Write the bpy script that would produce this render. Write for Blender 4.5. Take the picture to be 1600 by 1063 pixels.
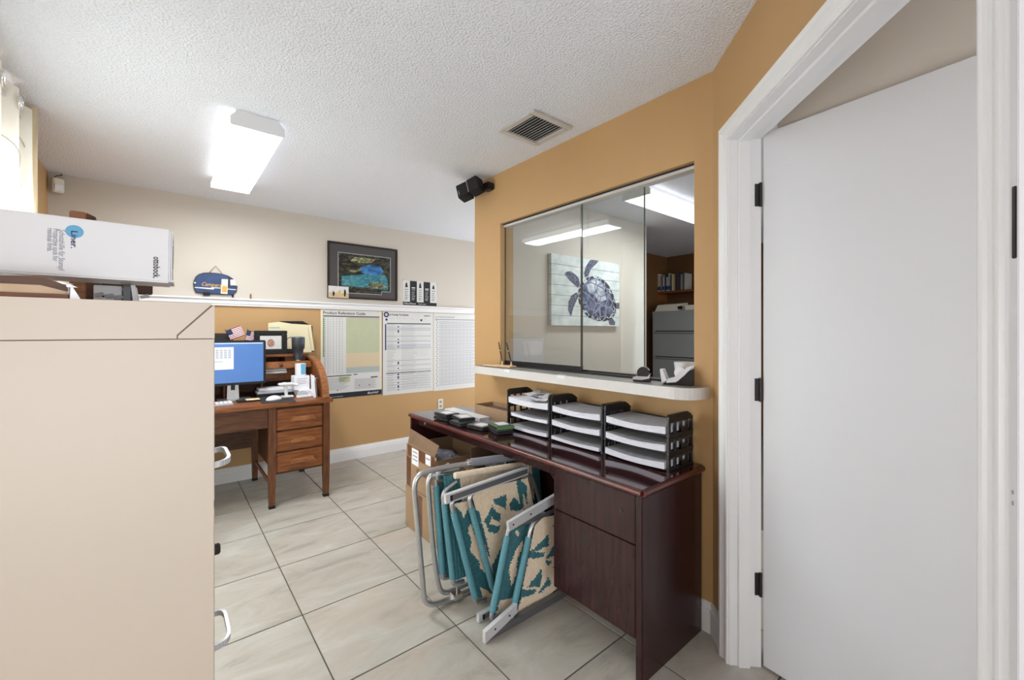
import bpy, bmesh, math, random
from mathutils import Vector, Matrix, Euler
random.seed(7)
S = bpy.context.scene
col = S.collection
for o in list(bpy.data.objects): bpy.data.objects.remove(o)

# ------------------------------------------------------------------ camera
FPX, CX, HY, EYE = 655.8, 800.0, 519.0, 1.308
TH = math.radians(39.5)
cam = bpy.data.cameras.new('camera'); camo = bpy.data.objects.new('camera', cam); col.objects.link(camo)
camo.location = (0, 0, EYE); camo.rotation_euler = (math.pi/2, 0, -TH)
cam.sensor_fit = 'HORIZONTAL'; cam.sensor_width = 36; cam.lens = 36*FPX/1600
cam.shift_y = -(531.5-HY)/1600; cam.clip_start = 0.02; cam.clip_end = 60
S.camera = camo

# ------------------------------------------------------------------ world, lights, exposure
W = bpy.data.worlds.new('world'); S.world = W; W.use_nodes = True
bgn = W.node_tree.nodes['Background']; bgn.inputs[0].default_value = (0.86, 0.93, 1.0, 1); bgn.inputs[1].default_value = 0.9
S.view_settings.view_transform = 'Standard'; S.view_settings.look = 'None'
S.view_settings.gamma = 1; S.view_settings.use_curve_mapping = False
S.view_settings.exposure = 0.25

def area(name, loc, size, power, rot, color=(1, 1, 1), sy=None):
    l = bpy.data.lights.new(name, 'AREA'); l.energy = power; l.color = color
    l.shape = 'RECTANGLE'; l.size = size; l.size_y = sy or size
    o = bpy.data.objects.new(name, l); col.objects.link(o); o.location = loc; o.rotation_euler = rot
    return o
PI = math.pi
# daylight of the hall window behind the photographer, and of the curtained window in the left wall
area('hall_daylight', (-0.12, -1.60, 1.20), 1.0, 27, (PI/2+0.30, 0, 0), (0.90, 0.95, 1.0), 1.5)
area('side_fill', (-0.62, -0.35, 1.25), 1.2, 16, (0, -PI/2-0.12, 0), (0.90, 0.95, 1.0), 1.3)  # fill lamp added on the left, no known window there
area('window_daylight', (-0.70, 2.36, 1.10), 1.75, 165, (0, -PI/2, 0), (0.90, 0.95, 1.0), 1.2)
area('passage_fill', (3.7, 3.45, 1.25), 1.8, 28, (0, PI/2, 0), (0.92, 0.96, 1), 1.3)  # unseen lamp added to brighten the far wall, ceiling and floor
area('office_fill', (3.6, -1.3, 1.5), 1.6, 34, (PI/2+0.15, 0, 0), (0.90, 0.95, 1), 1.4)  # unseen area light that brightens the office

# ------------------------------------------------------------------ pixel helpers: turn a photograph pixel into a point on a real plane
FW = (math.sin(TH), math.cos(TH)); RT = (math.cos(TH), -math.sin(TH))
def _d(u): a = (u-CX)/FPX; return (FW[0]+a*RT[0], FW[1]+a*RT[1])
def onZ(u, v, Z):
    t = (Z-EYE)*FPX/(HY-v); k = _d(u); return Vector((t*k[0], t*k[1], Z))
def onX(u, v, x):
    k = _d(u); t = x/k[0]; return Vector((x, t*k[1], EYE+(HY-v)/FPX*t))
def onY(u, v, y):
    k = _d(u); t = y/k[1]; return Vector((t*k[0], y, EYE+(HY-v)/FPX*t))

# ------------------------------------------------------------------ materials
def mat(name, color, rough=0.6, metal=0.0, noise=0.0, nscale=8.0, bump=0.0, bscale=60.0, spec=0.5, color2=None, stretch=(1, 1, 1), coat=0.0, emit=None, estr=0.0, alpha=1.0, bdist=0.01, detail=4):
    m = bpy.data.materials.new(name); m.use_nodes = True
    nt = m.node_tree; b = nt.nodes['Principled BSDF']
    b.inputs['Base Color'].default_value = (*color, 1); b.inputs['Roughness'].default_value = rough
    b.inputs['Metallic'].default_value = metal; b.inputs['Specular IOR Level'].default_value = spec
    b.inputs['Coat Weight'].default_value = coat; b.inputs['Alpha'].default_value = alpha
    if emit: b.inputs['Emission Color'].default_value = (*emit, 1); b.inputs['Emission Strength'].default_value = estr
    if noise or bump or color2:
        tc = nt.nodes.new('ShaderNodeTexCoord'); mp = nt.nodes.new('ShaderNodeMapping')
        mp.inputs['Scale'].default_value = stretch; nt.links.new(tc.outputs['Object'], mp.inputs[0])
    if noise or color2:
        n = nt.nodes.new('ShaderNodeTexNoise'); n.inputs['Scale'].default_value = nscale; n.inputs['Detail'].default_value = detail
        nt.links.new(mp.outputs[0], n.inputs['Vector'])
        r = nt.nodes.new('ShaderNodeValToRGB'); c2 = color2 or tuple(max(0, c*(1-noise)) for c in color)
        r.color_ramp.elements[0].position = 0.35; r.color_ramp.elements[1].position = 0.65
        r.color_ramp.elements[0].color = (*c2, 1); r.color_ramp.elements[1].color = (*color, 1)
        nt.links.new(n.outputs[0], r.inputs[0]); nt.links.new(r.outputs[0], b.inputs['Base Color'])
    if bump:
        n2 = nt.nodes.new('ShaderNodeTexNoise'); n2.inputs['Scale'].default_value = bscale; n2.inputs['Detail'].default_value = 3
        nt.links.new(mp.outputs[0], n2.inputs['Vector'])
        bp = nt.nodes.new('ShaderNodeBump'); bp.inputs['Strength'].default_value = bump; bp.inputs['Distance'].default_value = bdist
        nt.links.new(n2.outputs[0], bp.inputs['Height']); nt.links.new(bp.outputs[0], b.inputs['Normal'])
    return m
def srgb(r, g, b):
    f = lambda c: (c/255/12.92 if c/255 <= 0.04045 else ((c/255+0.055)/1.055)**2.4)
    return (f(r), f(g), f(b))

M = {}
M['tan'] = mat('tan_wall_paint', srgb(190, 152, 104), 0.6, noise=0.05, nscale=2, bump=0.15, bscale=140, bdist=0.002)
M['beige'] = mat('beige_wall_paint', srgb(202, 194, 183), 0.6, noise=0.03, nscale=2, bump=0.12, bscale=140, bdist=0.002)
M['brown'] = mat('brown_wall_paint', srgb(112, 76, 40), 0.7, noise=0.1, nscale=3)
M['ceiling'] = mat('popcorn_ceiling', srgb(236, 238, 245), 0.95, bump=1.0, bscale=105, bdist=0.010, noise=0.08, nscale=105, spec=0.1)
M['trimwhite'] = mat('white_gloss_trim', srgb(232, 232, 234), 0.35)
M['doorwhite'] = mat('white_door_paint', srgb(208, 208, 212), 0.4, noise=0.015, nscale=3)
M['white'] = mat('white_plastic', srgb(226, 226, 229), 0.4)
M['offwhite'] = mat('offwhite_plastic', srgb(222, 216, 200), 0.45)
M['paper'] = mat('white_paper', srgb(232, 232, 236), 0.8, noise=0.03, nscale=6)
M['paperedge'] = mat('paper_edge', srgb(225, 225, 236), 0.85, noise=0.15, nscale=30, stretch=(1, 1, 20))
M['papergrey'] = mat('printed_grey_paper', srgb(178, 178, 184), 0.8, noise=0.2, nscale=14, stretch=(1, 6, 1))
M['black'] = mat('black_plastic', srgb(24, 24, 26), 0.35)
M['blackmat'] = mat('black_matte', srgb(20, 20, 22), 0.8)
M['dark'] = mat('dark_rubber', srgb(40, 38, 38), 0.7)
M['ink'] = mat('black_ink', srgb(30, 30, 34), 0.7)
M['greyink'] = mat('grey_ink', srgb(150, 150, 156), 0.7)
M['lightink'] = mat('pale_grey_ink', srgb(190, 191, 200), 0.7)
M['navyink'] = mat('navy_ink', srgb(38, 44, 84), 0.7)
M['chrome'] = mat('chrome_metal', (0.8, 0.8, 0.8), 0.22, metal=1.0)
M['alu'] = mat('brushed_aluminium', srgb(196, 196, 198), 0.32, metal=0.85, noise=0.1, nscale=20)
M['alulight'] = mat('pale_aluminium_arm', srgb(216, 216, 220), 0.4, metal=0.3)
M['alugrey'] = mat('grey_aluminium_channel', srgb(130, 130, 136), 0.4, metal=0.6)
M['almond'] = mat('almond_enamelled_steel', srgb(202, 189, 174), 0.38, noise=0.02, nscale=4)
M['almondseam'] = mat('seam_shadow_gap', srgb(120, 105, 95), 0.8)
M['oak'] = mat('oak_wood', srgb(142, 84, 40), 0.42, color2=srgb(104, 56, 24), nscale=6, stretch=(1.5, 12, 14), bump=0.1, bscale=60)
M['oakdark'] = mat('dark_oak_wood', srgb(96, 56, 28), 0.5, color2=srgb(66, 36, 18), nscale=6, stretch=(1.5, 12, 12))
M['oaklight'] = mat('worn_oak_wood', srgb(156, 100, 56), 0.5, color2=srgb(122, 74, 38), nscale=9, stretch=(2, 10, 10))
M['oakv'] = mat('oak_upright_grain', srgb(112, 66, 32), 0.45, color2=srgb(78, 42, 20), nscale=6, stretch=(14, 14, 1.5))
M['pale'] = mat('pale_wood', srgb(228, 198, 164), 0.5, color2=srgb(212, 178, 140), nscale=6, stretch=(2, 12, 12))
M['sidewood'] = mat('pale_dusty_board', srgb(204, 188, 158), 0.6, color2=srgb(184, 166, 134), nscale=5, stretch=(10, 10, 1.2))
M['mahog'] = mat('mahogany_laminate', srgb(60, 27, 30), 0.12, color2=srgb(46, 21, 22), nscale=5, stretch=(12, 1.2, 12), coat=0.4, spec=0.5)
M['mahogv'] = mat('mahogany_upright', srgb(54, 26, 27), 0.26, color2=srgb(43, 21, 21), nscale=5, stretch=(10, 10, 1.2), coat=0.06, spec=0.35)
M['mahogedge'] = mat('mahogany_edge', srgb(98, 38, 30), 0.28, color2=srgb(72, 30, 26), nscale=14, coat=0.3)
M['cardboard'] = mat('cardboard', srgb(160, 131, 102), 0.85, noise=0.1, nscale=7, bump=0.1, bscale=40)
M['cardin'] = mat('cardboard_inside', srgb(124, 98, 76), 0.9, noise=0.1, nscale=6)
M['tape'] = mat('brown_packing_tape', srgb(112, 74, 50), 0.35, noise=0.1, nscale=12)
M['plasticbag'] = mat('clear_plastic_wrap', srgb(150, 148, 156), 0.2, alpha=0.75, noise=0.3, nscale=14)
M['teal'] = mat('teal_cord', srgb(58, 118, 128), 0.7, noise=0.25, nscale=50)
M['tealwrap'] = mat('teal_wrapped_cord', srgb(100, 160, 174), 0.6, noise=0.2, nscale=60, stretch=(1, 1, 6), bump=0.4, bscale=200, bdist=0.003)
M['cream'] = mat('cream_cord', srgb(240, 222, 197), 0.75, noise=0.12, nscale=50)
M['foam'] = mat('grey_foam_grip', srgb(134, 136, 146), 0.85, noise=0.08, nscale=30, bump=0.2, bscale=90)
M['laminate'] = mat('grey_counter_laminate', srgb(150, 147, 141), 0.35, noise=0.12, nscale=40)
M['counteredge'] = mat('white_counter_edge', srgb(212, 209, 207), 0.4, noise=0.03, nscale=40)
M['steel'] = mat('grey_steel_cabinet', srgb(152, 155, 154), 0.4, noise=0.05, nscale=3)
M['lens'] = mat('lit_fixture_lens', (1, 1, 1), 0.5, emit=(0.98, 0.99, 1.0), estr=1.3)
M['screen'] = mat('screen_blue', srgb(60, 90, 140), 0.3, color2=srgb(74, 110, 160), nscale=1.5, emit=srgb(70, 108, 168), estr=0.55)
M['screenwin'] = mat('screen_window', srgb(190, 195, 210), 0.3, emit=srgb(180, 188, 210), estr=0.55)
M['curtain'] = mat('cream_sheer_curtain', srgb(238, 234, 222), 0.8, noise=0.05, nscale=6)
def make_translucent(m, fac):
    nt = m.node_tree; b = nt.nodes['Principled BSDF']; o = [n for n in nt.nodes if n.type == 'OUTPUT_MATERIAL'][0]
    t = nt.nodes.new('ShaderNodeBsdfTranslucent'); t.inputs[0].default_value = (0.86, 0.86, 0.84, 1)
    mx = nt.nodes.new('ShaderNodeMixShader'); mx.inputs[0].default_value = fac
    nt.links.new(b.outputs[0], mx.inputs[1]); nt.links.new(t.outputs[0], mx.inputs[2]); nt.links.new(mx.outputs[0], o.inputs[0])
make_translucent(M['curtain'], 0.20)
M['swirl'] = mat('curtain_swirl_embroidery', srgb(206, 200, 182), 0.7)
M['bluecar'] = mat('blue_painted_wood', srgb(34, 66, 118), 0.5, color2=srgb(28, 50, 88), nscale=14)
M['bluedark'] = mat('dark_navy_rim', srgb(22, 32, 50), 0.5)
M['gold'] = mat('gold_paint', srgb(206, 162, 72), 0.5)
M['ltblue'] = mat('light_blue_print', srgb(96, 168, 208), 0.5)
M['green'] = mat('green_circuit_board', srgb(96, 146, 88), 0.4, noise=0.2, nscale=60)
M['pcb'] = mat('drive_metal', srgb(150, 152, 156), 0.3, metal=0.7)
M['framemat'] = mat('dark_grey_mat_board', srgb(74, 72, 72), 0.35, noise=0.05, nscale=4)
M['framewood'] = mat('dark_brown_frame', srgb(42, 30, 28), 0.35)
M['silverline'] = mat('silver_fillet', srgb(160, 162, 164), 0.4)
M['manila'] = mat('manila_folder', srgb(226, 216, 180), 0.75, noise=0.04, nscale=5)
M['tumbler'] = mat('charcoal_tumbler', srgb(50, 54, 60), 0.45)
M['red'] = mat('flag_red', srgb(150, 44, 48), 0.7)
M['flagblue'] = mat('flag_blue', srgb(40, 48, 84), 0.7)
M['grout'] = mat('dark_grout', srgb(104, 98, 88), 0.9, noise=0.1, nscale=20)
M['vent'] = mat('vent_enamel', srgb(198, 194, 190), 0.5)
M['ventdark'] = mat('vent_dark_inside', srgb(36, 36, 38), 0.9)
M['hinge'] = mat('dark_bronze_hinge', srgb(52, 50, 50), 0.4, metal=0.6)
M['canvas'] = mat('washed_board_canvas', srgb(226, 232, 230), 0.7, color2=srgb(196, 206, 206), nscale=9, stretch=(1, 1, 1.6))
M['canvasline'] = mat('canvas_board_line', srgb(112, 122, 130), 0.7)
M['yellowgreen'] = mat('poster_green_area', srgb(186, 190, 160), 0.7, noise=0.04, nscale=12)
M['peach'] = mat('poster_peach_area', srgb(208, 190, 160), 0.7)
M['bluegrey'] = mat('poster_bluegrey_area', srgb(170, 178, 176), 0.7)
M['pinkgrey'] = mat('poster_pink_area', srgb(186, 172, 164), 0.7)
M['posterw'] = mat('poster_white', srgb(214, 214, 212), 0.55, noise=0.02, nscale=5)
M['postergreen'] = mat('poster_green_strip', srgb(112, 148, 84), 0.7)
M['posternavy'] = mat('poster_navy_footer', srgb(24, 36, 48), 0.6, noise=0.3, nscale=5)
M['creamedge'] = mat('cream_poster_edge', srgb(238, 222, 186), 0.6)
M['skin'] = mat('photo_pinkish', srgb(186, 140, 124), 0.6, noise=0.4, nscale=60)
M['photobg'] = mat('photo_background', srgb(212, 210, 208), 0.6, noise=0.1, nscale=60)
M['sand'] = mat('sand_print', srgb(206, 176, 130), 0.6, noise=0.1, nscale=30)

def wood_bind(name, colors): pass

def glass_mat():
    m = bpy.data.materials.new('window_glass'); m.use_nodes = True; nt = m.node_tree; nt.nodes.clear()
    o = nt.nodes.new('ShaderNodeOutputMaterial'); mx = nt.nodes.new('ShaderNodeMixShader')
    t = nt.nodes.new('ShaderNodeBsdfTransparent'); t.inputs[0].default_value = (0.93, 0.95, 0.94, 1)
    g = nt.nodes.new('ShaderNodeBsdfGlossy'); g.inputs['Roughness'].default_value = 0.0
    lw = nt.nodes.new('ShaderNodeLayerWeight'); lw.inputs['Blend'].default_value = 0.5
    pw = nt.nodes.new('ShaderNodeMath'); pw.operation = 'POWER'; pw.inputs[1].default_value = 4.0; nt.links.new(lw.outputs['Facing'], pw.inputs[0])
    f = nt.nodes.new('ShaderNodeMath'); f.operation = 'MULTIPLY_ADD'; f.inputs[1].default_value = 0.9; f.inputs[2].default_value = 0.05; nt.links.new(pw.outputs[0], f.inputs[0])
    nt.links.new(f.outputs[0], mx.inputs[0]); nt.links.new(t.outputs[0], mx.inputs[1]); nt.links.new(g.outputs[0], mx.inputs[2])
    nt.links.new(mx.outputs[0], o.inputs[0]); return m
M['glass'] = glass_mat()
M['glassedge'] = mat('glass_green_edge', srgb(70, 76, 72), 0.2)

def tile_mat():
    m = mat('stone_look_floor_tile', srgb(186, 180, 168), 0.32, spec=0.4)
    nt = m.node_tree; b = nt.nodes['Principled BSDF']
    tc = nt.nodes.new('ShaderNodeTexCoord'); oi = nt.nodes.new('ShaderNodeObjectInfo')
    add = nt.nodes.new('ShaderNodeVectorMath'); add.operation = 'MULTIPLY_ADD'
    nt.links.new(oi.outputs['Random'], add.inputs[0]); add.inputs[1].default_value = (19, 23, 7); nt.links.new(tc.outputs['Object'], add.inputs[2])
    mp = nt.nodes.new('ShaderNodeMapping'); mp.inputs['Rotation'].default_value = (0, 0, 0.9); mp.inputs['Scale'].default_value = (1, 2.6, 1)
    nt.links.new(add.outputs[0], mp.inputs[0])
    n = nt.nodes.new('ShaderNodeTexNoise'); n.inputs['Scale'].default_value = 2.6; n.inputs['Detail'].default_value = 9; n.inputs['Roughness'].default_value = 0.68; n.inputs['Distortion'].default_value = 0.7
    nt.links.new(mp.outputs[0], n.inputs['Vector'])
    r = nt.nodes.new('ShaderNodeValToRGB'); e = r.color_ramp.elements
    e[0].position = 0.30; e[0].color = (*srgb(150, 146, 137), 1); e[1].position = 0.68; e[1].color = (*srgb(194, 189, 181), 1)
    x = e.new(0.45); x.color = (*srgb(176, 169, 158), 1); y = e.new(0.56); y.color = (*srgb(181, 177, 168), 1)
    nt.links.new(n.outputs[0], r.inputs[0])
    n3 = nt.nodes.new('ShaderNodeTexNoise'); n3.inputs['Scale'].default_value = 1.8; nt.links.new(add.outputs[0], n3.inputs['Vector'])
    r3 = nt.nodes.new('ShaderNodeValToRGB'); r3.color_ramp.elements[0].position = 0.56; r3.color_ramp.elements[1].position = 0.72
    mx = nt.nodes.new('ShaderNodeMix'); mx.data_type = 'RGBA'; mx.inputs['B'].default_value = (*srgb(186, 168, 152), 1)
    ml = nt.nodes.new('ShaderNodeMath'); ml.operation = 'MULTIPLY'; ml.inputs[1].default_value = 0.45
    nt.links.new(n3.outputs[0], r3.inputs[0]); nt.links.new(r3.outputs[0], ml.inputs[0]); nt.links.new(ml.outputs[0], mx.inputs['Factor'])
    nt.links.new(r.outputs[0], mx.inputs['A']); nt.links.new(mx.outputs['Result'], b.inputs['Base Color'])
    bp = nt.nodes.new('ShaderNodeBump'); bp.inputs['Strength'].default_value = 0.15; bp.inputs['Distance'].default_value = 0.004
    nt.links.new(n.outputs[0], bp.inputs['Height']); nt.links.new(bp.outputs[0], b.inputs['Normal'])
    return m
M['tile'] = tile_mat()

def voro_mat(name, cols, scale, rnd=1.0, edge=None):
    m = mat(name, cols[0], 0.7); nt = m.node_tree; b = nt.nodes['Principled BSDF']
    tc = nt.nodes.new('ShaderNodeTexCoord'); v = nt.nodes.new('ShaderNodeTexVoronoi'); v.feature = 'DISTANCE_TO_EDGE'; v.inputs['Scale'].default_value = scale
    n = nt.nodes.new('ShaderNodeTexNoise'); n.inputs['Scale'].default_value = scale*1.2; n.inputs['Detail'].default_value = 4
    nt.links.new(tc.outputs['Object'], v.inputs['Vector']); nt.links.new(tc.outputs['Object'], n.inputs['Vector'])
    r = nt.nodes.new('ShaderNodeValToRGB'); r.color_ramp.elements[0].position = 0.42; r.color_ramp.elements[1].position = 0.62
    r.color_ramp.elements[0].color = (*cols[0], 1); r.color_ramp.elements[1].color = (*cols[1], 1)
    nt.links.new(n.outputs[0], r.inputs[0])
    r2 = nt.nodes.new('ShaderNodeValToRGB'); r2.color_ramp.elements[0].position = 0.03; r2.color_ramp.elements[1].position = 0.07
    nt.links.new(v.outputs['Distance'], r2.inputs[0])
    mx = nt.nodes.new('ShaderNodeMix'); mx.data_type = 'RGBA'; mx.inputs['A'].default_value = (*(edge or cols[1]), 1)
    nt.links.new(r2.outputs[0], mx.inputs['Factor']); nt.links.new(r.outputs[0], mx.inputs['B']); nt.links.new(mx.outputs['Result'], b.inputs['Base Color'])
    return m
M['shell'] = voro_mat('turtle_shell_print', (srgb(30, 40, 74), srgb(104, 116, 146)), 11, edge=srgb(130, 142, 168))
M['shelllight'] = voro_mat('turtle_pale_shell_print', (srgb(150, 160, 178), srgb(214, 220, 226)), 12, edge=srgb(90, 104, 134))
M['skinprint'] = voro_mat('turtle_skin_print', (srgb(40, 50, 80), srgb(84, 94, 120)), 40, edge=srgb(130, 138, 158))
M['rimprint'] = voro_mat('turtle_rim_print', (srgb(34, 42, 66), srgb(52, 60, 84)), 16, edge=srgb(205, 212, 220))

def ramp_mat(name, stops, scale, stretch=(1, 1, 1), rough=0.3, dist=0.8):
    m = mat(name, (1, 1, 1), rough); nt = m.node_tree; b = nt.nodes['Principled BSDF']
    tc = nt.nodes.new('ShaderNodeTexCoord'); mp = nt.nodes.new('ShaderNodeMapping'); mp.inputs['Scale'].default_value = stretch
    n = nt.nodes.new('ShaderNodeTexNoise'); n.inputs['Scale'].default_value = scale; n.inputs['Detail'].default_value = 6; n.inputs['Distortion'].default_value = dist
    nt.links.new(tc.outputs['Object'], mp.inputs[0]); nt.links.new(mp.outputs[0], n.inputs['Vector'])
    r = nt.nodes.new('ShaderNodeValToRGB'); e = r.color_ramp.elements
    while len(e) > 1: e.remove(e[-1])
    e[0].position = stops[0][0]; e[0].color = (*stops[0][1], 1)
    for p_, c in stops[1:]: q = e.new(p_); q.color = (*c, 1)
    nt.links.new(n.outputs[0], r.inputs[0]); nt.links.new(r.outputs[0], b.inputs['Base Color']); return m
M['cave'] = ramp_mat('cave_rock_print', [(0.35, srgb(14, 14, 16)), (0.5, srgb(34, 34, 30)), (0.62, srgb(84, 82, 62)), (0.7, srgb(30, 34, 34))], 22, (1, 1, 2.2))
M['water'] = ramp_mat('turquoise_water_print', [(0.3, srgb(24, 66, 88)), (0.45, srgb(44, 118, 138)), (0.55, srgb(62, 132, 142)), (0.66, srgb(128, 146, 132)), (0.74, srgb(34, 84, 100))], 22, (1, 1, 2.4))
M['waterblue'] = ramp_mat('blue_water_print', [(0.3, srgb(24, 60, 110)), (0.5, srgb(56, 118, 176)), (0.65, srgb(86, 146, 190))], 7, (1, 1, 2))
M['rockprint'] = ramp_mat('rock_shelf_print', [(0.35, srgb(40, 44, 40)), (0.5, srgb(104, 112, 84)), (0.62, srgb(178, 168, 128))], 26, (1, 1, 2))

# ------------------------------------------------------------------ mesh builder
SMALL = {'heading_bar', 'connector', 'row_marks', 'row_band', 'text_line', 'cone_icon', 'colour_fields', 'window_text', 'printed_lines', 'label_print', 'torn_tape', 'speaker_badge', 'border', 'paint_chip', 'rock_area', 'green_edge'}
class MB:
    def __init__(s): s.v = []; s.f = []; s.mi = []; s.sm = []
    def add(s, vs, fs, mi=0, T=None, smooth=False):
        b = len(s.v)
        for p in vs:
            p = Vector(p); s.v.append(T @ p if T else p)
        for f in fs: s.f.append([b+i for i in f]); s.mi.append(mi); s.sm.append(smooth)
        return s
    def box(s, x0, x1, y0, y1, z0, z1, mi=0, T=None, bev=0.0):
        if bev:
            bm = bmesh.new(); bmesh.ops.create_cube(bm, size=1)
            for v in bm.verts: v.co = Vector(((x0+x1)/2+v.co.x*(x1-x0), (y0+y1)/2+v.co.y*(y1-y0), (z0+z1)/2+v.co.z*(z1-z0)))
            bmesh.ops.bevel(bm, geom=bm.edges[:], offset=bev, segments=2, affect='EDGES', clamp_overlap=True)
            bm.verts.ensure_lookup_table()
            s.add([v.co for v in bm.verts], [[v.index for v in f.verts] for f in bm.faces], mi, T); bm.free(); return s
        v = [(x0, y0, z0), (x1, y0, z0), (x1, y1, z0), (x0, y1, z0), (x0, y0, z1), (x1, y0, z1), (x1, y1, z1), (x0, y1, z1)]
        return s.add(v, [(3, 2, 1, 0), (4, 5, 6, 7), (0, 1, 5, 4), (1, 2, 6, 5), (2, 3, 7, 6), (3, 0, 4, 7)], mi, T)
    def prism(s, pts, h, mi=0, T=None, smooth=False):
        """polygon in local xy extruded along local z by h"""
        n = len(pts); v = [(p[0], p[1], 0) for p in pts]+[(p[0], p[1], h) for p in pts]
        return s.add(v, [list(range(n))[::-1], list(range(n, 2*n))]+[(i, (i+1) % n, n+(i+1) % n, n+i) for i in range(n)], mi, T)
    def hexa(s, a, b, mi=0):
        """8-point solid: quad a (4 pts) to quad b (4 pts)"""
        return s.add(list(a)+list(b), [(3, 2, 1, 0), (4, 5, 6, 7), (0, 1, 5, 4), (1, 2, 6, 5), (2, 3, 7, 6), (3, 0, 4, 7)], mi)
    def tube(s, path, r, n=10, mi=0, closed=False, T=None):
        path = [Vector(p) for p in path]; m = len(path); rings = []
        up = None
        rr = r if isinstance(r, (list, tuple)) else [r]*m
        for i, p in enumerate(path):
            a = path[i-1] if (i or closed) else path[i]; b = path[(i+1) % m] if (i < m-1 or closed) else path[i]
            t = (b-a).normalized()
            if up is None: up = t.orthogonal().normalized()
            up = (up-t*up.dot(t)).normalized(); w = t.cross(up)
            rings.append([p+(up*math.cos(2*PI*k/n)+w*math.sin(2*PI*k/n))*rr[i] for k in range(n)])
        v = [q for R_ in rings for q in R_]; f = []
        for i in range(m if closed else m-1):
            j = (i+1) % m
            for k in range(n): f.append((i*n+k, i*n+(k+1) % n, j*n+(k+1) % n, j*n+k))
        s.add(v, f, mi, T, True)
        if not closed: s.add(rings[0], [list(range(n))[::-1]], mi, T); s.add(rings[-1], [list(range(n))], mi, T)
        return s
    def lathe(s, prof, n=24, mi=0, T=None):
        v = []; f = []; m = len(prof)
        for r, z in prof:
            for k in range(n): a = 2*PI*k/n; v.append((r*math.cos(a), r*math.sin(a), z))
        for i in range(m-1):
            for k in range(n): f.append((i*n+k, i*n+(k+1) % n, (i+1)*n+(k+1) % n, (i+1)*n+k))
        s.add(v, f, mi, T, True)
        s.add(v[:n], [list(range(n))[::-1]], mi, T); s.add(v[-n:], [list(range(n))], mi, T); return s
    def build(s, name, mats, parent=None, base=None, kind=None):
        if parent is not None and name in SMALL: kind = 'stuff'
        if not isinstance(mats, (list, tuple)): mats = [mats]
        if parent is not None: o0 = parent.get('_org'); o0 = Vector(o0)
        else:
            if base is not None: o0 = Vector(base)
            else:
                xs = [p.x for p in s.v]; ys = [p.y for p in s.v]; zs = [p.z for p in s.v]
                o0 = Vector(((min(xs)+max(xs))/2, (min(ys)+max(ys))/2, min(zs)))
        me = bpy.data.meshes.new(name); me.from_pydata([tuple(p-o0) for p in s.v], [], s.f)
        for m in mats: me.materials.append(M[m] if isinstance(m, str) else m)
        me.polygons.foreach_set('material_index', s.mi); me.polygons.foreach_set('use_smooth', s.sm)
        bm = bmesh.new(); bm.from_mesh(me); bmesh.ops.recalc_face_normals(bm, faces=bm.faces); bm.to_mesh(me); bm.free()
        me.update()
        o = bpy.data.objects.new(name, me); col.objects.link(o)
        if parent is not None: o.parent = parent
        else: o.location = o0
        o['_org'] = tuple(o0)
        if kind: o['kind'] = kind
        return o
def tag(o, label, cat, group=None):
    o['label'] = label; o['category'] = cat
    if group: o['group'] = group
    return o
def thing(name, loc, label, cat, group=None):
    o = bpy.data.objects.new(name, None); col.objects.link(o); o.location = loc; o.empty_display_size = 0.05
    o['_org'] = tuple(loc); return tag(o, label, cat, group)
def struct(o): o['kind'] = 'structure'; return o
def frameT(origin, ux, uy):
    """local x,y -> world ux,uy; local z = ux x uy"""
    ux = Vector(ux).normalized(); uy = Vector(uy).normalized(); uz = ux.cross(uy).normalized(); uy = uz.cross(ux)
    m = Matrix((ux, uy, uz)).transposed().to_4x4(); m.translation = Vector(origin); return m
def text_part(name, txt, T, size, matname, parent, align='LEFT', ext=0.0003, bold=False, sx=1.0, shear=0.0):
    c = bpy.data.curves.new(name, 'FONT'); c.body = txt; c.size = size; c.extrude = ext; c.align_x = align; c.resolution_u = 2
    c.shear = shear
    if bold: c.offset = size*0.012
    t = bpy.data.objects.new(name, c); col.objects.link(t)
    dg = bpy.context.evaluated_depsgraph_get(); me = bpy.data.meshes.new_from_object(t.evaluated_get(dg))
    bpy.data.objects.remove(t); me.name = name
    o0 = Vector(parent['_org'])
    me.transform(Matrix.Translation(-o0) @ T @ Matrix.Diagonal((sx, 1, 1, 1)))
    me.materials.clear(); me.materials.append(M[matname])
    o = bpy.data.objects.new(name, me); col.objects.link(o); o.parent = parent; o['_org'] = tuple(o0); return o
def arcpts(cx, cy, r, a0, a1, n): return [(cx+r*math.cos(a0+(a1-a0)*i/n), cy+r*math.sin(a0+(a1-a0)*i/n)) for i in range(n+1)]
def fillet(pts, r, n=5, closed=False):
    pts = [Vector(p) for p in pts]; out = []; m = len(pts)
    for i, p in enumerate(pts):
        if not closed and i in (0, m-1): out.append(p); continue
        a = (pts[i-1]-p); b = (pts[(i+1) % m]-p); ra = min(r, a.length*0.49); rb = min(r, b.length*0.49)
        p0 = p+a.normalized()*ra; p1 = p+b.normalized()*rb
        for k in range(n+1): t = k/n; out.append(p0*(1-t)**2+p*2*t*(1-t)+p1*t*t)
    return out
UP = (0, 0, 1)
CZ = 2.44; XL = -0.644; YF = 4.38; XP = 1.83; YE = 2.67; YC = 0.85

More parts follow.
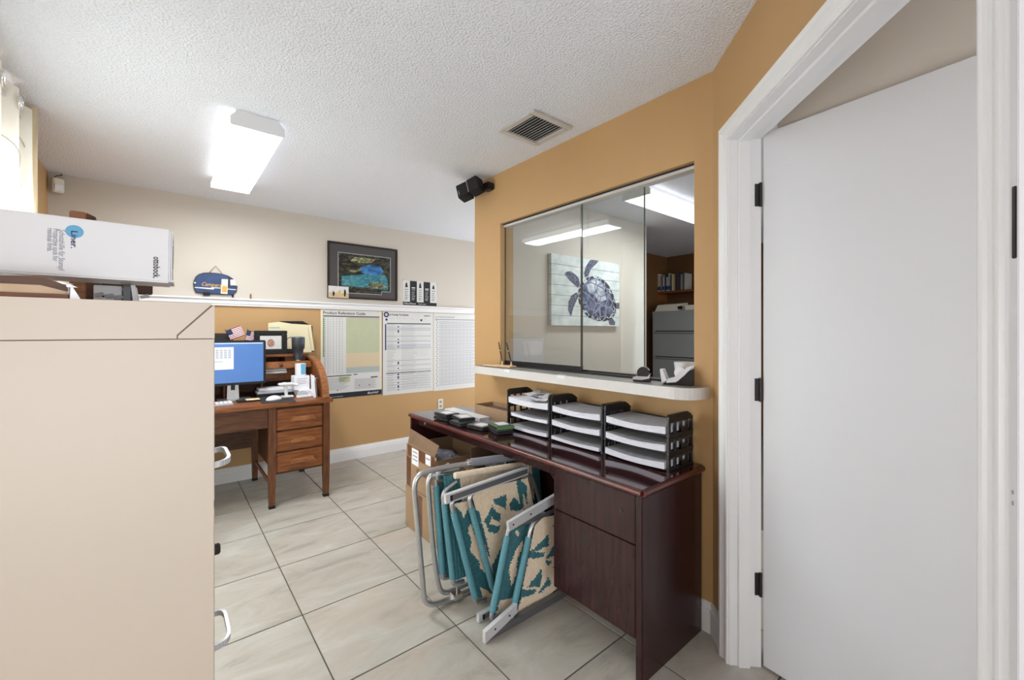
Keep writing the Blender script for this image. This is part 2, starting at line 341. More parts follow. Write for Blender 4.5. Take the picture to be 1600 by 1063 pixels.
# ------------------------------------------------------------------ SETTING: floor with separate tiles
fl = MB().box(-0.8, 6.1, -1.8, 4.6, -0.10, -0.004).build('floor', 'grout', base=(0, 0, 0)); struct(fl)
PITCH = 0.5105; GX = 0.4895; GY = 2.115; J = 0.0055
fullmesh = None
def clampbox(x0, x1, y0, y1):
    return max(x0, XL), x1, y0, min(y1, YF)
for i in range(-3, 5):
    for j in range(-8, 5):
        x0 = GX+i*PITCH; y0 = GY+j*PITCH; x1 = x0+PITCH-J; y1 = y0+PITCH-J
        if x1 < XL or y0 > YF or y1 < -1.7: continue
        cx0, cx1, cy0, cy1 = clampbox(x0, x1, y0, y1)
        if cx1-cx0 < 0.02 or cy1-cy0 < 0.02: continue
        if (cx0, cx1, cy0, cy1) == (x0, x1, y0, y1) and fullmesh:
            o = bpy.data.objects.new('tile', fullmesh); col.objects.link(o); o.parent = fl
            o.location = (x0, y0, 0)
        else:
            mb = MB().box(0, cx1-cx0, 0, cy1-cy0, -0.0038, 0.0, bev=0.0012)
            o = mb.build('tile', 'tile', parent=fl); o.location = (cx0, cy0, 0)
            if (cx0, cx1, cy0, cy1) == (x0, x1, y0, y1): fullmesh = o.data
struct(MB().box(-0.8, 6.1, -1.8, 4.6, CZ, CZ+0.1).build('ceiling', 'ceiling', base=(0, 0, CZ)))

# far wall, two paints divided by the chair rail
RZ = 1.565
wf = MB().box(-0.8, 6.1, YF, YF+0.12, RZ, CZ, 0).box(-0.8, 6.1, YF, YF+0.12, 0, RZ, 1).build('wall_far', ['beige', 'tan']); struct(wf)
rail = MB()
for (d, z0, z1) in ((0.020, 1.535, 1.588), (0.028, 1.552, 1.574), (0.040, 1.588, 1.602)):
    rail.box(XL, 2.98, YF-d, YF, z0, z1, bev=0.002)
struct(rail.build('trim_chair_rail', 'trimwhite'))
# left wall with window hole, unseen lower part lengthened for more low light
wl = MB()
wl.box(XL-0.12, XL, -1.8, 1.70, 0, CZ).box(XL-0.12, XL, 3.02, YF, 0, CZ).box(XL-0.12, XL, 1.70, 3.02, 0, 0.15).box(XL-0.12, XL, 1.70, 3.02, 2.10, CZ)
struct(wl.build('wall_left', 'tan'))
wn = struct(MB().box(XL-0.05, XL-0.01, 1.70, 1.75, 0.15, 2.10).box(XL-0.05, XL-0.01, 2.97, 3.02, 0.15, 2.10).box(XL-0.05, XL-0.01, 1.75, 2.97, 0.15, 0.20).box(XL-0.05, XL-0.01, 1.75, 2.97, 2.05, 2.10).box(XL-0.05, XL-0.01, 2.34, 2.38, 0.20, 2.05).build('window_1', 'trimwhite'))
MB().box(XL-0.034, XL-0.028, 1.75, 2.97, 0.20, 2.05).build('pane', 'glass', wn)
# partition wall with the reception opening
OY0, OY1, OZ0, OZ1 = 0.934, 2.351, 1.045, 2.078
wp = MB()
wp.box(XP, XP+0.12, OY1, YE, 0, CZ).box(XP, XP+0.12, OY0, OY1, OZ1, CZ).box(XP, XP+0.12, OY0, OY1, 0, OZ0)
wp.add([(XP, YC, 0), (XP, OY0, 0), (XP+.12, OY0, 0), (XP+.12, YC-.12, 0), (XP, YC, CZ), (XP, OY0, CZ), (XP+.12, OY0, CZ), (XP+.12, YC-.12, CZ)], [(3, 2, 1, 0), (4, 5, 6, 7), (0, 1, 5, 4), (1, 2, 6, 5), (2, 3, 7, 6), (3, 0, 4, 7)])
struct(wp.build('wall_partition', 'tan'))
struct(MB().box(XP+0.12, 3.963, 2.55, YE, 0, CZ).build('wall_office_back', 'beige'))
struct(MB().box(3.90, 5.85, 3.41, 3.53, 0, CZ).box(3.963, 3.99, 2.67, 3.41, 0, CZ).build('wall_alcove', 'brown'))
struct(MB().box(5.85, 5.97, -1.8, 3.53, 0, CZ).build('wall_office_right', 'brown'))
struct(MB().box(XP, XP+0.12, -1.8, 0.60, 0, CZ).build('wall_hall', 'beige'))
struct(MB().box(-0.8, 6.1, -1.92, -1.8, 0, CZ).build('wall_back', 'beige'))
# 45 degree wall with the door: local axes  s along the wall toward the photographer, n away from the room
WT = frameT((XP, YC, 0), (-0.70711, -0.70711, 0), (0.70711, -0.70711, 0))   # z points down -> handle by mirroring z
def wbox(mb, s0, s1, n0, n1, z0, z1, mi=0, bev=0.0):
    T = Matrix(((-0.70711, 0.70711, 0, XP), (-0.70711, -0.70711, 0, YC), (0, 0, 1, 0), (0, 0, 0, 1)))
    return mb.box(s0, s1, n0, n1, z0, z1, mi, T, bev)
S0, S1, HZ, WTK = 0.173, 1.143, 2.062, 0.115
wa = MB()
wbox(wa, 0.0, S0-0.012, 0, WTK, 0, CZ); wbox(wa, S1+0.012, S1+0.0725, 0, WTK, 0, CZ); wbox(wa, S0-0.012, S1+0.012, 0, WTK, HZ+0.012, CZ)
struct(wa.build('wall_angled', 'tan'))
# door frame: jambs, stops, casing with a moulded profile
df = MB()
wbox(df, S0-0.012, S0, -0.002, WTK+0.002, 0, HZ); wbox(df, S1, S1+0.012, -0.002, WTK+0.002, 0, HZ); wbox(df, S0-0.012, S1+0.012, -0.002, WTK+0.002, HZ, HZ+0.012)
door1 = struct(df.build('door_frame', 'trimwhite'))
st = MB(); wbox(st, S0, S0+0.012, 0.03, 0.072, 0, HZ, bev=0.001); wbox(st, S1-0.012, S1, 0.03, 0.072, 0, HZ, bev=0.001); wbox(st, S0+0.012, S1-0.012, 0.03, 0.072, HZ-0.012, HZ, bev=0.001)
st.build('door_stop', 'trimwhite', door1)
prof = [(0.0, 0.0), (0.0, 0.010), (0.006, 0.013), (0.012, 0.013), (0.016, 0.009), (0.024, 0.010), (0.034, 0.016), (0.040, 0.021), (0.046, 0.022), (0.050, 0.017), (0.056, 0.018), (0.062, 0.018), (0.062, 0.0)]
def wp3(s, n, z): return Vector((XP-0.70711*s+0.70711*n, YC-0.70711*s-0.70711*n, z))
cs = MB(); rings = []
CW = 0.062
for (cornfn) in (lambda w, h: wp3(S0-0.004-w, -h, 0), lambda w, h: wp3(S0-0.004-w, -h, HZ+0.004+w), lambda w, h: wp3(S1+0.004+w, -h, HZ+0.004+w), lambda w, h: wp3(S1+0.004+w, -h, 0)):
    rings.append([cornfn(w, h) for w, h in prof])
n = len(prof); vv = [p for r in rings for p in r]
ff = [(i*n+k, i*n+(k+1) % n, (i+1)*n+(k+1) % n, (i+1)*n+k) for i in range(3) for k in range(n)]+[list(range(n)), list(range(3*n, 4*n))]
cs.add(vv, ff); cs.build('casing', 'trimwhite', door1)
# narrow painted wall end beside the right casing, with its strike plate
we = MB(); wbox(we, S1+0.067, S1+0.0795, -0.024, WTK, 0, CZ, bev=0.001)
wend = struct(we.build('trim_wall_end', 'doorwhite'))
sp = MB(); wbox(sp, S1+0.072, S1+0.078, -0.0262, -0.0238, 1.415, 1.520, bev=0.001); sp.build('strike_plate', 'hinge', wend)
sp = MB()
for zz in (1.055, 1.071): wbox(sp, S1+0.071, S1+0.0735, -0.0246, -0.0238, zz, zz+0.006)
sp.build('paint_chip', 'greyink', wend)
# door leaf, swung open against the hall wall
hx, hy = 1.789, 0.637
ld = Vector((-0.092, -0.9957, 0)).normalized(); ln = Vector((0.9957, -0.092, 0))
LT = Matrix(((ld.x, ln.x, 0, hx), (ld.y, ln.y, 0, hy), (0, 0, 1, 0), (0, 0, 0, 1)))
leaf = MB().box(0.0, 0.965, 0, 0.034, 0.012, 2.078, 0, LT, bev=0.0015)
d1 = struct(leaf.build('door_1', 'doorwhite'))
for hz0 in (0.28, 1.065, 1.84):
    h = MB(); zc = {0.28: 0.325, 1.065: 1.083, 1.84: 1.842}[hz0]
    wbox(h, S0+0.0005, S0+0.003, 0.093, 0.1145, zc-0.044, zc+0.044, bev=0.001)
    p = wp3(S0+0.006, WTK-0.002, 0)
    h.tube([(p.x, p.y, zc-0.046), (p.x, p.y, zc+0.046)], 0.006, 8)
    h.build('hinge', 'hinge', d1)
# baseboards
def baseboard(name, T, L):
    mb = MB(); pr = [(0, 0), (0.014, 0), (0.014, 0.085), (0.011, 0.095), (0.011, 0.105), (0.006, 0.118), (0.005, 0.128), (0, 0.13)]
    # local x = out of wall, local y = up, z = along
    mb.prism(pr, L, 0, T); return struct(mb.build(name, 'trimwhite'))
baseboard('baseboard_far', frameT((2.98, YF, 0), (0, -1, 0), (0, 0, 1)), 2.98-XL) if frameT((0,0,0),(0,-1,0),(0,0,1)).col[2][0] < 0 else baseboard('baseboard_far', frameT((XL, YF, 0), (0, -1, 0), (0, 0, 1)), 2.98-XL)
_t = frameT((0, 0, 0), (-1, 0, 0), (0, 0, 1))
baseboard('baseboard_partition', frameT((XP, YC if _t.col[2][1] > 0 else YE, 0), (-1, 0, 0), (0, 0, 1)), YE-YC)
bb = MB(); wbox(bb, 0.0, S0-0.07, -0.014, 0.0, 0, 0.105); wbox(bb, 0.0, S0-0.07, -0.009, 0.0, 0.105, 0.13); struct(bb.build('baseboard_angled', 'trimwhite'))
bb = MB().box(XL, XL+0.014, 1.3, 3.3, 0, 0.13, bev=0.002); struct(bb.build('baseboard_left', 'trimwhite'))
# sliding glass panes of the reception window
TX = 1.885
tr = MB().box(TX-0.026, TX+0.026, OY0+.001, OY1-.001, OZ1-0.024, OZ1-0.009, 0).box(TX-0.03, TX+0.03, OY0, OY1, OZ1-0.009, OZ1, 1).box(TX-0.03, TX+0.03, OY0, OY1, 1.0705, 1.078, 1)
w2 = struct(tr.build('window_2', ['vent', 'dark']))
def pane(x, y0, y1, z0, railh, label):
    p = MB().box(x-0.003, x+0.003, y0, y1, z0+railh, OZ1-0.022, 0).build('glass_pane', 'glass', w2)
    MB().box(x-0.006, x+0.006, y0, y1, z0, z0+railh, 0).build('pane_rail', 'black', p)
    for yy in (y0-0.0005, y1-0.0035): MB().box(x-0.0034, x+0.0034, yy, yy+0.004, z0+railh, OZ1-0.024, 0).build('pane_edge', 'glassedge', p)
    return p
pane(TX-0.014, 1.625, 2.345, 1.078, 0.028, '')
pane(TX+0.014, onX(1007.5, 400, TX+0.014).y, 1.66, 1.078, 0.008, '')

# ------------------------------------------------------------------ RECEPTION COUNTER (ledge through the opening)
ZC = 1.070
ct = thing('counter_ledge', (1.77, 1.7, ZC-0.05), 'long white-edged grey laminate ledge with a rounded end under the sliding glass', 'counter')
def ledge_outline(inset):
    x0 = 1.672+inset; y1 = 2.455-inset; y0 = 0.862+inset; r = 0.10
    p = [(XP, y1)] + [(x0, y1)] + [(x0+r-r*math.cos(a), y0+r-r*math.sin(a)) for a in [PI/2*i/8 for i in range(9)]] + [(XP, y0)]
    return p
o1 = ledge_outline(0.0015)
m = MB().prism(o1, 0.0486, 0, Matrix.Translation((0, 0, ZC-0.050))); m.box(XP, XP+0.13, OY0+0.001, OY1-0.001, OZ0+0.001, ZC-0.0014, 0)
m.build('ledge_top', 'laminate', ct)
m = MB(); o = ledge_outline(0)
for i in range(len(o)-1):
    a, b = o[i], o[i+1]; ai, bi = ledge_outline(0.0012)[i], ledge_outline(0.0012)[i+1]
    m.hexa([(a[0], a[1], ZC-0.0505), (b[0], b[1], ZC-0.0505), (bi[0], bi[1], ZC-0.0505), (ai[0], ai[1], ZC-0.0505)], [(a[0], a[1], ZC+0.0003), (b[0], b[1], ZC+0.0003), (bi[0], bi[1], ZC+0.0003), (ai[0], ai[1], ZC+0.0003)])
m.build('edge_band', 'counteredge', ct)
for yy in (1.58, 2.05): MB().box(1.6705, 1.6722, yy, yy+0.055, ZC-0.017, ZC-0.002).box(1.6705, 1.690, yy, yy+0.055, ZC+0.0004, ZC+0.0012).build('sticker', 'white', ct)

# ------------------------------------------------------------------ MAHOGANY DESK
DZ = 0.725; DX0, DX1, DY0, DY1 = 1.352, 1.815, 0.885, 2.80
dk = thing('office_desk', (1.58, 1.84, 0), 'long dark mahogany credenza desk under the reception window', 'desk')
top = MB().box(DX0, DX1, DY0, DY1, DZ-0.030, DZ, 0, bev=0.004); top.build('desk_top', 'mahog', dk)
e = MB(); e.tube([(DX0+0.001, DY0+0.004, DZ-0.014), (DX0+0.001, DY1-0.004, DZ-0.014)], 0.0125, 10); e.tube([(DX0+0.003, DY0+0.001, DZ-0.014), (DX1-0.004, DY0+0.001, DZ-0.014)], 0.0125, 10); e.build('bullnose_edge', 'mahogedge', dk)
MB().box(DX0+0.004, DX1-0.006, DY0+0.004, DY0+0.034, 0.0, DZ-0.030, 0, bev=0.003).build('end_panel', 'mahogv', dk)
MB().box(DX0+0.004, DX1-0.006, DY1-0.034, DY1-0.004, 0.0, DZ-0.030, 0, bev=0.003).build('end_panel', 'mahogv', dk)
MB().box(DX1-0.022, DX1-0.008, DY0+0.034, DY1-0.034, 0.18, DZ-0.030, 0).build('modesty_panel', 'mahogv', dk)
MB().box(DX0+0.026, DX1-0.05, DY0+0.036, 1.352, 0.150, DZ-0.031, 0).build('pedestal', 'mahogv', dk)
dw = MB().box(DX0+0.008, DX0+0.025, DY0+0.037, 1.352, 0.508, DZ-0.034, 0, bev=0.002).build('drawer', 'mahogv', dk)
lk = MB().lathe([(0.008, 0), (0.008, 0.003), (0.005, 0.0035)], 14, 0, frameT((DX0+0.008, 0.985, 0.617), (0, 0, 1), (0, 1, 0))); lk.build('lock', 'dark', dw)
MB().box(DX0+0.008, DX0+0.025, DY0+0.037, 1.352, 0.152, 0.503, 0, bev=0.002).build('drawer', 'mahogv', dk)
MB().box(DX0+0.03, DX0+0.05, 1.352, DY1-0.036, DZ-0.075, DZ-0.031).build('apron_rail', 'mahogv', dk)
lk = MB().lathe([(0.010, 0), (0.010, 0.004), (0.006, 0.005)], 14, 0, frameT((DX0+0.030, 2.62, DZ-0.05), (0, 0, 1), (0, 1, 0))); lk.build('bolt_cap', 'pcb', dk)

# ------------------------------------------------------------------ LETTER TRAYS with paper
TZ = DZ+0.001
def tray_stack(y0, y1, x0, x1, label, tilt):
    t = thing('letter_tray_stack', ((x0+x1)/2, (y0+y1)/2, TZ), label, 'letter tray', 'black letter trays on the mahogany desk')
    for k in range(3):
        z = TZ+k*0.072
        t_ = MB().box(x0+0.01, x1-0.004, y0+0.012, y1-0.012, z+0.004, z+0.008, 0)
        t_.box(x1-0.008, x1-0.004, y0+0.012, y1-0.012, z+0.008, z+0.045, 0)
        base = t_.build('tray', 'black', t)
        for (ya, yb) in ((y0, y0+0.012), (y1-0.012, y1)):
            e = MB()
            e.box(x0, x1, ya, yb, z, z+0.010).box(x0, x1, ya+0.002, yb-0.002, z+0.058, z+0.070)
            for xx in (x0, x0+0.052, x0+0.10, x0+0.15, x1-0.014): e.box(xx, xx+(0.016 if xx in (x0,) else 0.010), ya+0.001, yb-0.001, z+0.010, z+0.058)
            e.box(x0+0.10, x0+0.15, ya+0.003, yb-0.003, z+0.010, z+0.030)
            e.build('tray_end', 'black', base)
    for yy in (y0, y1-0.012):
        h = MB(); T = frameT((0, yy+0.012, 0), (1, 0, 0), (0, 0, 1))
        zt = TZ+0.214
        h.prism([(x0, zt), (x0, zt+0.016), (x0+0.012, zt+0.024), (x1-0.05, zt+0.024), (x1-0.02, zt+0.010), (x1-0.01, zt)], 0.012, 0, T)
        h.build('top_rail', 'black', t)
    return t
stk = [(1.618, 1.985, 'left'), (1.262, 1.612, 'middle'), (0.922, 1.256, 'right')]
TX0, TX1 = 1.598, 1.800
names = {'left': 'black three-tier letter tray beside the cardboard carton', 'middle': 'black three-tier letter tray between the two other tray stacks', 'right': 'black three-tier letter tray nearest the white door'}
sn = {'left': 'tray stack by the cardboard carton', 'middle': 'middle tray stack', 'right': 'tray stack nearest the door'}
tn = ['bottom', 'middle', 'top']
def paper_stack(x0, x1, y0, y1, z, h, label, sag, sheet='papergrey', slump=0.0):
    """a bent pile of paper: grid top with sagging middle"""
    mb = MB(); n = 10; T_ = []; B_ = []
    m2 = 4
    def zz(i, j):
        u = i/n; return -sag*math.sin(PI*u)+slump*(u-0.5)
    for i in range(n+1):
        for j in range(m2+1):
            y = y0+(y1-y0)*i/n; x = x0+(x1-x0)*j/m2; d = zz(i, j)*(1-0.5*j/m2)
            T_.append((x+random.uniform(-.0004, .0004), y, z+h+d)); B_.append((x, y, z+max(0, sag+d)*0.6))
    w = m2+1; k0 = len(T_)
    f = []; 
    for i in range(n):
        for j in range(m2): f.append((i*w+j, i*w+j+1, (i+1)*w+j+1, (i+1)*w+j))
    mb.add(T_, f, 0, smooth=True)
    mb.add(B_, [tuple(reversed(q)) for q in f], 1)
    side = []
    vs = T_+B_
    for i in range(n): side += [(i*w, (i+1)*w, k0+(i+1)*w, k0+i*w), (i*w+m2, k0+i*w+m2, k0+(i+1)*w+m2, (i+1)*w+m2)]
    for j in range(m2): side += [(j, k0+j, k0+j+1, j+1), (n*w+j, n*w+j+1, k0+n*w+j+1, k0+n*w+j)]
    mb.add(vs, side, 1)
    o = mb.build('paper_pile', [sheet, 'paperedge']); tag(o, label, 'paper', 'piles of printed paper in the letter trays'); return o
ph = {'left': (0.024, 0.022, 0.040), 'middle': (0.022, 0.034, 0.036), 'right': (0.034, 0.034, 0.036)}
for (y0, y1, nm) in stk:
    t = tray_stack(y0, y1, TX0, TX1, names[nm], 0)
    for k in range(3):
        h = ph[nm][k]; off = 0.03 if (nm == 'left' and k < 2) else 0.0
        lab = {('left', 2): 'crumpled white sheets heaped in the top tray by the cardboard carton'}.get((nm, k), 'paper pile in the %s tray of the %s' % (tn[k], sn[nm]))
        p = paper_stack(TX0-0.010+0.004*k, TX1-0.012, y0+0.016, y1-0.016-off, TZ+k*0.072+0.0085, h, lab, 0.010 if h > .03 else 0.006, 'paper' if (nm, k) == ('left', 2) else 'papergrey', 0.0)
        if (nm, k) == ('left', 2):
            c = MB(); 
            for q in range(5):
                a = random.uniform(-0.5, 0.5); xx = TX0+0.06+0.02*q; yy = y0+0.12+0.03*q
                g = []; 
                for i in range(5):
                    for j in range(5): g.append(((i-2)*0.036, (j-2)*0.030, 0.010*math.sin(i*1.3+q)*math.cos(j*1.1+q*2)+0.006))
                c.add(g, [(i*5+j, i*5+j+1, (i+1)*5+j+1, (i+1)*5+j) for i in range(4) for j in range(4)], 0, Matrix.Translation((xx, yy, TZ+0.144+0.05+0.0035*q)) @ Matrix.Rotation(a, 4, 'Z'), False)
            c.build('loose_sheet', 'paper', p)

# ------------------------------------------------------------------ CARTON and HARD DRIVES on the desk
cb = thing('open_carton', (1.735, 2.25, TZ), 'small open cardboard carton on the desk left of the letter trays', 'box')
def wallbox(mb, x0, x1, y0, y1, z0, z1, t=0.004, mi=0, mi2=1):
    mb.box(x0, x1, y0, y1, z0, z0+t, mi2)
    mb.box(x0, x0+t, y0, y1, z0+t, z1, mi).box(x1-t, x1, y0, y1, z0+t, z1, mi).box(x0+t, x1-t, y0, y0+t, z0+t, z1, mi).box(x0+t, x1-t, y1-t, y1, z0+t, z1, mi)
m = MB(); wallbox(m, 1.655, 1.812, 2.02, 2.415, TZ, TZ+0.082); m.build('carton_body', ['cardboard', 'cardin'], cb)
MB().box(1.66, 1.807, 2.025, 2.41, TZ+0.050, TZ+0.056).build('carton_insert', 'cardin', cb)
def drive(cx, cy, z, rz, label, board='black', tt=0.0):
    t = thing('hard_drive', (cx, cy, z), label, 'hard drive', 'bare hard drives on the mahogany desk')
    T = Matrix.Translation((cx, cy, z)) @ Matrix.Rotation(rz, 4, 'Z') @ Matrix.Rotation(tt, 4, 'Y')
    MB().box(-0.051, 0.051, -0.073, 0.073, 0.002, 0.022, 0, T, bev=0.002).build('drive_case', 'blackmat', t)
    MB().box(-0.047, 0.047, -0.069, 0.069, 0.022, 0.0245, 0, T, bev=0.001).build('cover_plate', 'pcb', t)
    MB().box(-0.030, 0.034, -0.045, 0.030, 0.0245, 0.0249, 0, T).build('printed_label', 'paper', t)
    m = MB()
    for i in range(6): m.box(-0.045+0.016*i, -0.037+0.016*i, -0.0745, -0.073, 0.004, 0.016, 0, T)
    for i in range(3): m.box(-0.0525, -0.051, -0.055+0.045*i, -0.045+0.045*i, 0.006, 0.014, 0, T)
    m.build('connector', 'dark', t)
    if board == 'green': MB().box(-0.053, 0.053, -0.0755, 0.0755, 0.0165, 0.0215, 0, T, bev=0.001).box(-0.053, 0.053, -0.0757, -0.073, 0.004, 0.020, 0, T).build('green_edge', 'green', t)
    return t
drive(1.44, 2.43, TZ, 0.15, 'black hard drive at the far left of the heap on the desk, lower one')
drive(1.435, 2.42, TZ+0.0255, 0.05, 'top black hard drive at the far left of the heap on the desk')
drive(1.435, 2.235, TZ, -0.05, 'hard drive lying under the label-up drive in the middle of the heap')
drive(1.455, 2.25, TZ+0.0255, -0.2, 'label-up hard drive on top in the middle of the heap')
drive(1.465, 2.075, TZ, 0.1, 'silver hard drive lying between the middle pair and the green-edged one')
drive(1.50, 1.925, TZ, -0.25, 'black hard drive under the green-edged circuit board')
drive(1.505, 1.93, TZ+0.0255, -0.25, 'green-edged hard drive on top at the right of the heap', 'green')
tag(MB().box(1.56, 1.64, 2.22, 2.66, TZ, TZ+0.026, bev=0.002).build('white_box', 'white'), 'flat white box lying behind the hard drives', 'box')
tag(MB().box(1.55, 1.63, 2.10, 2.20, TZ, TZ+0.012, bev=0.002).build('grey_case', 'foam'), 'small grey case between the drives and the cardboard carton', 'case')

# ------------------------------------------------------------------ ITEMS ON THE LEDGE
ps = thing('pen_stand', (1.74, 2.25, ZC), 'pale wooden double pen stand at the left end of the white ledge', 'pen stand')
T = Matrix.Translation((1.755, 2.27, ZC+0.001)) @ Matrix.Rotation(0.18, 4, 'Z')
MB().box(-0.035, 0.035, -0.13, 0.05, 0, 0.012, 0, T, bev=0.004).box(-0.03, 0.03, 0.0501, 0.13, 0, 0.009, 0, T, bev=0.004).build('stand_base', 'pale', ps)
for (yy, lean, mt) in ((-0.02, -0.30, 'oakdark'), (-0.10, -0.22, 'black')):
    p0 = T @ Vector((0.012, yy, 0.012)); dr = Vector((-0.06, 0.30 if yy < -0.05 else 0.22, 1)).normalized()
    h = MB().lathe([(0.010, 0), (0.006, 0.006), (0.004, 0.018), (0.006, 0.026)], 12, 0, Matrix.Translation(p0)); hh = h.build('pen_socket', 'pale', ps)
    a = p0+Vector((0, 0, 0.02)); m = MB().tube([a, a+dr*0.04, a+dr*0.09, a+dr*0.14], [0.003, 0.0048, 0.005, 0.003], 10); pn = m.build('pen', mt, ps)
    MB().tube([a+dr*0.078, a+dr*0.083], 0.0056, 10).build('pen_ring', 'chrome', pn)
# tape dispensers
def dispenser(c, rz, sc, label, kind):
    t = thing('tape_dispenser', c, label, 'tape dispenser')
    T = Matrix.Translation(c) @ Matrix.Rotation(rz, 4, 'Z') @ Matrix.Scale(sc, 4)
    # side profile in local x (length) / z (height), thickness along y
    TT = T @ Matrix(((1, 0, 0, 0), (0, 0, -1, 0), (0, 1, 0, 0), (0, 0, 0, 1)))
    if kind == 'silver':
        body = [(-0.075, 0.0), (-0.085, 0.075), (-0.072, 0.078), (-0.045, 0.024), (-0.018, 0.018), (0.02, 0.055), (0.055, 0.094), (0.075, 0.096), (0.075, 0.0)]
        MB().prism([(-0.075, 0), (0.075, 0), (0.075, 0.085), (0.05, 0.07), (0.0, 0.014), (-0.06, 0.01)], 0.046, 0, TT @ Matrix.Translation((0, 0, -0.023))).build('base', 'black', t)
        MB().prism([(-0.078, 0.006), (-0.088, 0.078), (-0.074, 0.078), (-0.050, 0.020)], 0.054, 0, TT @ Matrix.Translation((0, 0, -0.027))).build('front_plate', 'alulight', t)
        for zz in (-0.031, 0.024): MB().prism([(-0.055, 0.008), (-0.045, 0.032), (-0.02, 0.036), (0.015, 0.062), (0.055, 0.098), (0.076, 0.098), (0.035, 0.050), (-0.005, 0.014)], 0.007, 0, TT @ Matrix.Translation((0, 0, zz))).build('side_cheek', 'alulight', t)
        MB().lathe([(0.030, -0.012), (0.030, 0.012)], 24, 0, TT @ Matrix.Translation((0.012, 0.062, 0))).build('tape_roll', 'white', t)
    else:
        MB().prism([(-0.05, 0), (0.05, 0), (0.05, 0.018), (0.035, 0.03), (-0.02, 0.03), (-0.05, 0.022)], 0.044, 0, TT @ Matrix.Translation((0, 0, -0.022))).build('base', 'black', t)
        MB().prism([(-0.052, 0.022), (-0.03, 0.03), (0.035, 0.03), (0.05, 0.05), (0.045, 0.02), (0.0, 0.008), (-0.05, 0.010)], 0.05, 0, TT @ Matrix.Translation((0, 0, -0.025))).build('grey_band', 'alu', t)
        MB().prism(arcpts(0.008, 0.050, 0.036, 0, 2*PI, 22)[:-1], 0.036, 0, TT @ Matrix.Translation((0, 0, -0.018))).build('cover', 'black', t)
        m = MB()
        for k in range(14):
            a0 = PI*0.15+k*PI*0.9/14; a1 = a0+PI*0.9/14; r0, r1 = 0.036, 0.0385; q = [(0.008+r*math.cos(a), 0.050+r*math.sin(a)) for r, a in ((r0, a0), (r1, a0), (r1, a1), (r0, a1))]
            m.prism(q, 0.012, 0, TT @ Matrix.Translation((0, 0, -0.022)))
        m.build('silver_stripe', 'chrome', t)
    return t
dispenser((1.775, 1.165, ZC+0.001), -1.15, 0.80, 'small black and silver tape dispenser on the ledge before the glass edge', 'black')
dispenser((1.785, 0.985, ZC+0.001), -1.30, 0.86, 'large silver and black tape dispenser at the rounded end of the ledge', 'silver')
cp = MB().lathe([(0.036, 0), (0.038, 0.004), (0.046, 0.082), (0.0435, 0.082), (0.036, 0.008)], 24, 0, Matrix.Translation((1.93, 1.035, ZC+0.010)))
tag(cp.build('white_bowl', 'white'), 'white cup standing behind the large tape dispenser', 'cup')

# ------------------------------------------------------------------ SPEAKER, VENT, LIGHTS, DETECTOR, OUTLET
spk = thing('wall_speaker', (1.73, 2.62, 2.33), 'small black double-cube speaker mounted at the top corner of the partition wall', 'speaker')
sa, sb = onX(718.5, 304, 1.66), onX(752, 288, 1.745)
sx_ = (sb-sa).normalized(); T = frameT((sa+sb)/2, sx_, (0.12, 0.0, 1.0)); L_ = (sb-sa).length/2
MB().box(-L_, -0.0015, -0.054, 0.050, -0.045, 0.045, 0, T, bev=0.005).build('speaker_cube', 'blackmat', spk)
MB().box(0.0015, L_, -0.050, 0.054, -0.045, 0.045, 0, T @ Matrix.Rotation(-0.10, 4, 'Y'), bev=0.005).build('speaker_cube', 'blackmat', spk)
MB().box(-L_*.85, -L_*.8, -0.03, 0.0, 0.0455, 0.047, 0, T).box(-0.003, 0.003, -0.04, 0.04, 0.0455, 0.047, 0, T).build('speaker_badge', 'greyink', spk)
MB().box(1.765, XP, sb.y-0.05, sb.y+0.03, sb.z-0.035, sb.z+0.015, 0, bev=0.008).build('wall_bracket', 'black', spk)

vt = thing('ceiling_vent', (1.58, 1.71, CZ-0.012), 'square off-white ceiling air vent with angled slats near the partition wall', 'vent')
vx0, vx1, vy0, vy1 = 1.437, 1.728, 1.568, 1.865
m = MB(); z0, z1 = CZ-0.012, CZ-0.0005; b = 0.036
m.box(vx0, vx1, vy0, vy0+b, z0, z1, bev=0.003).box(vx0, vx1, vy1-b, vy1, z0, z1, bev=0.003).box(vx0, vx0+b, vy0+b, vy1-b, z0, z1, bev=0.003).box(vx1-b, vx1, vy0+b, vy1-b, z0, z1, bev=0.003)
m.build('vent_frame', 'vent', vt)
MB().box(vx0+b, vx1-b, vy0+b, vy1-b, CZ-0.002, CZ-0.0005).build('vent_backing', 'ventdark', vt)
for i in range(10):
    xx = vx0+b+0.014+i*(vx1-vx0-2*b-0.02)/9.5
    T = Matrix.Translation((xx, 0, CZ-0.0070)) @ Matrix.Rotation(-0.75, 4, 'Y')
    MB().box(-0.0055, 0.0055, vy0+b, vy1-b, -0.0008, 0.0008, 0, T).build('slat', 'vent', vt)

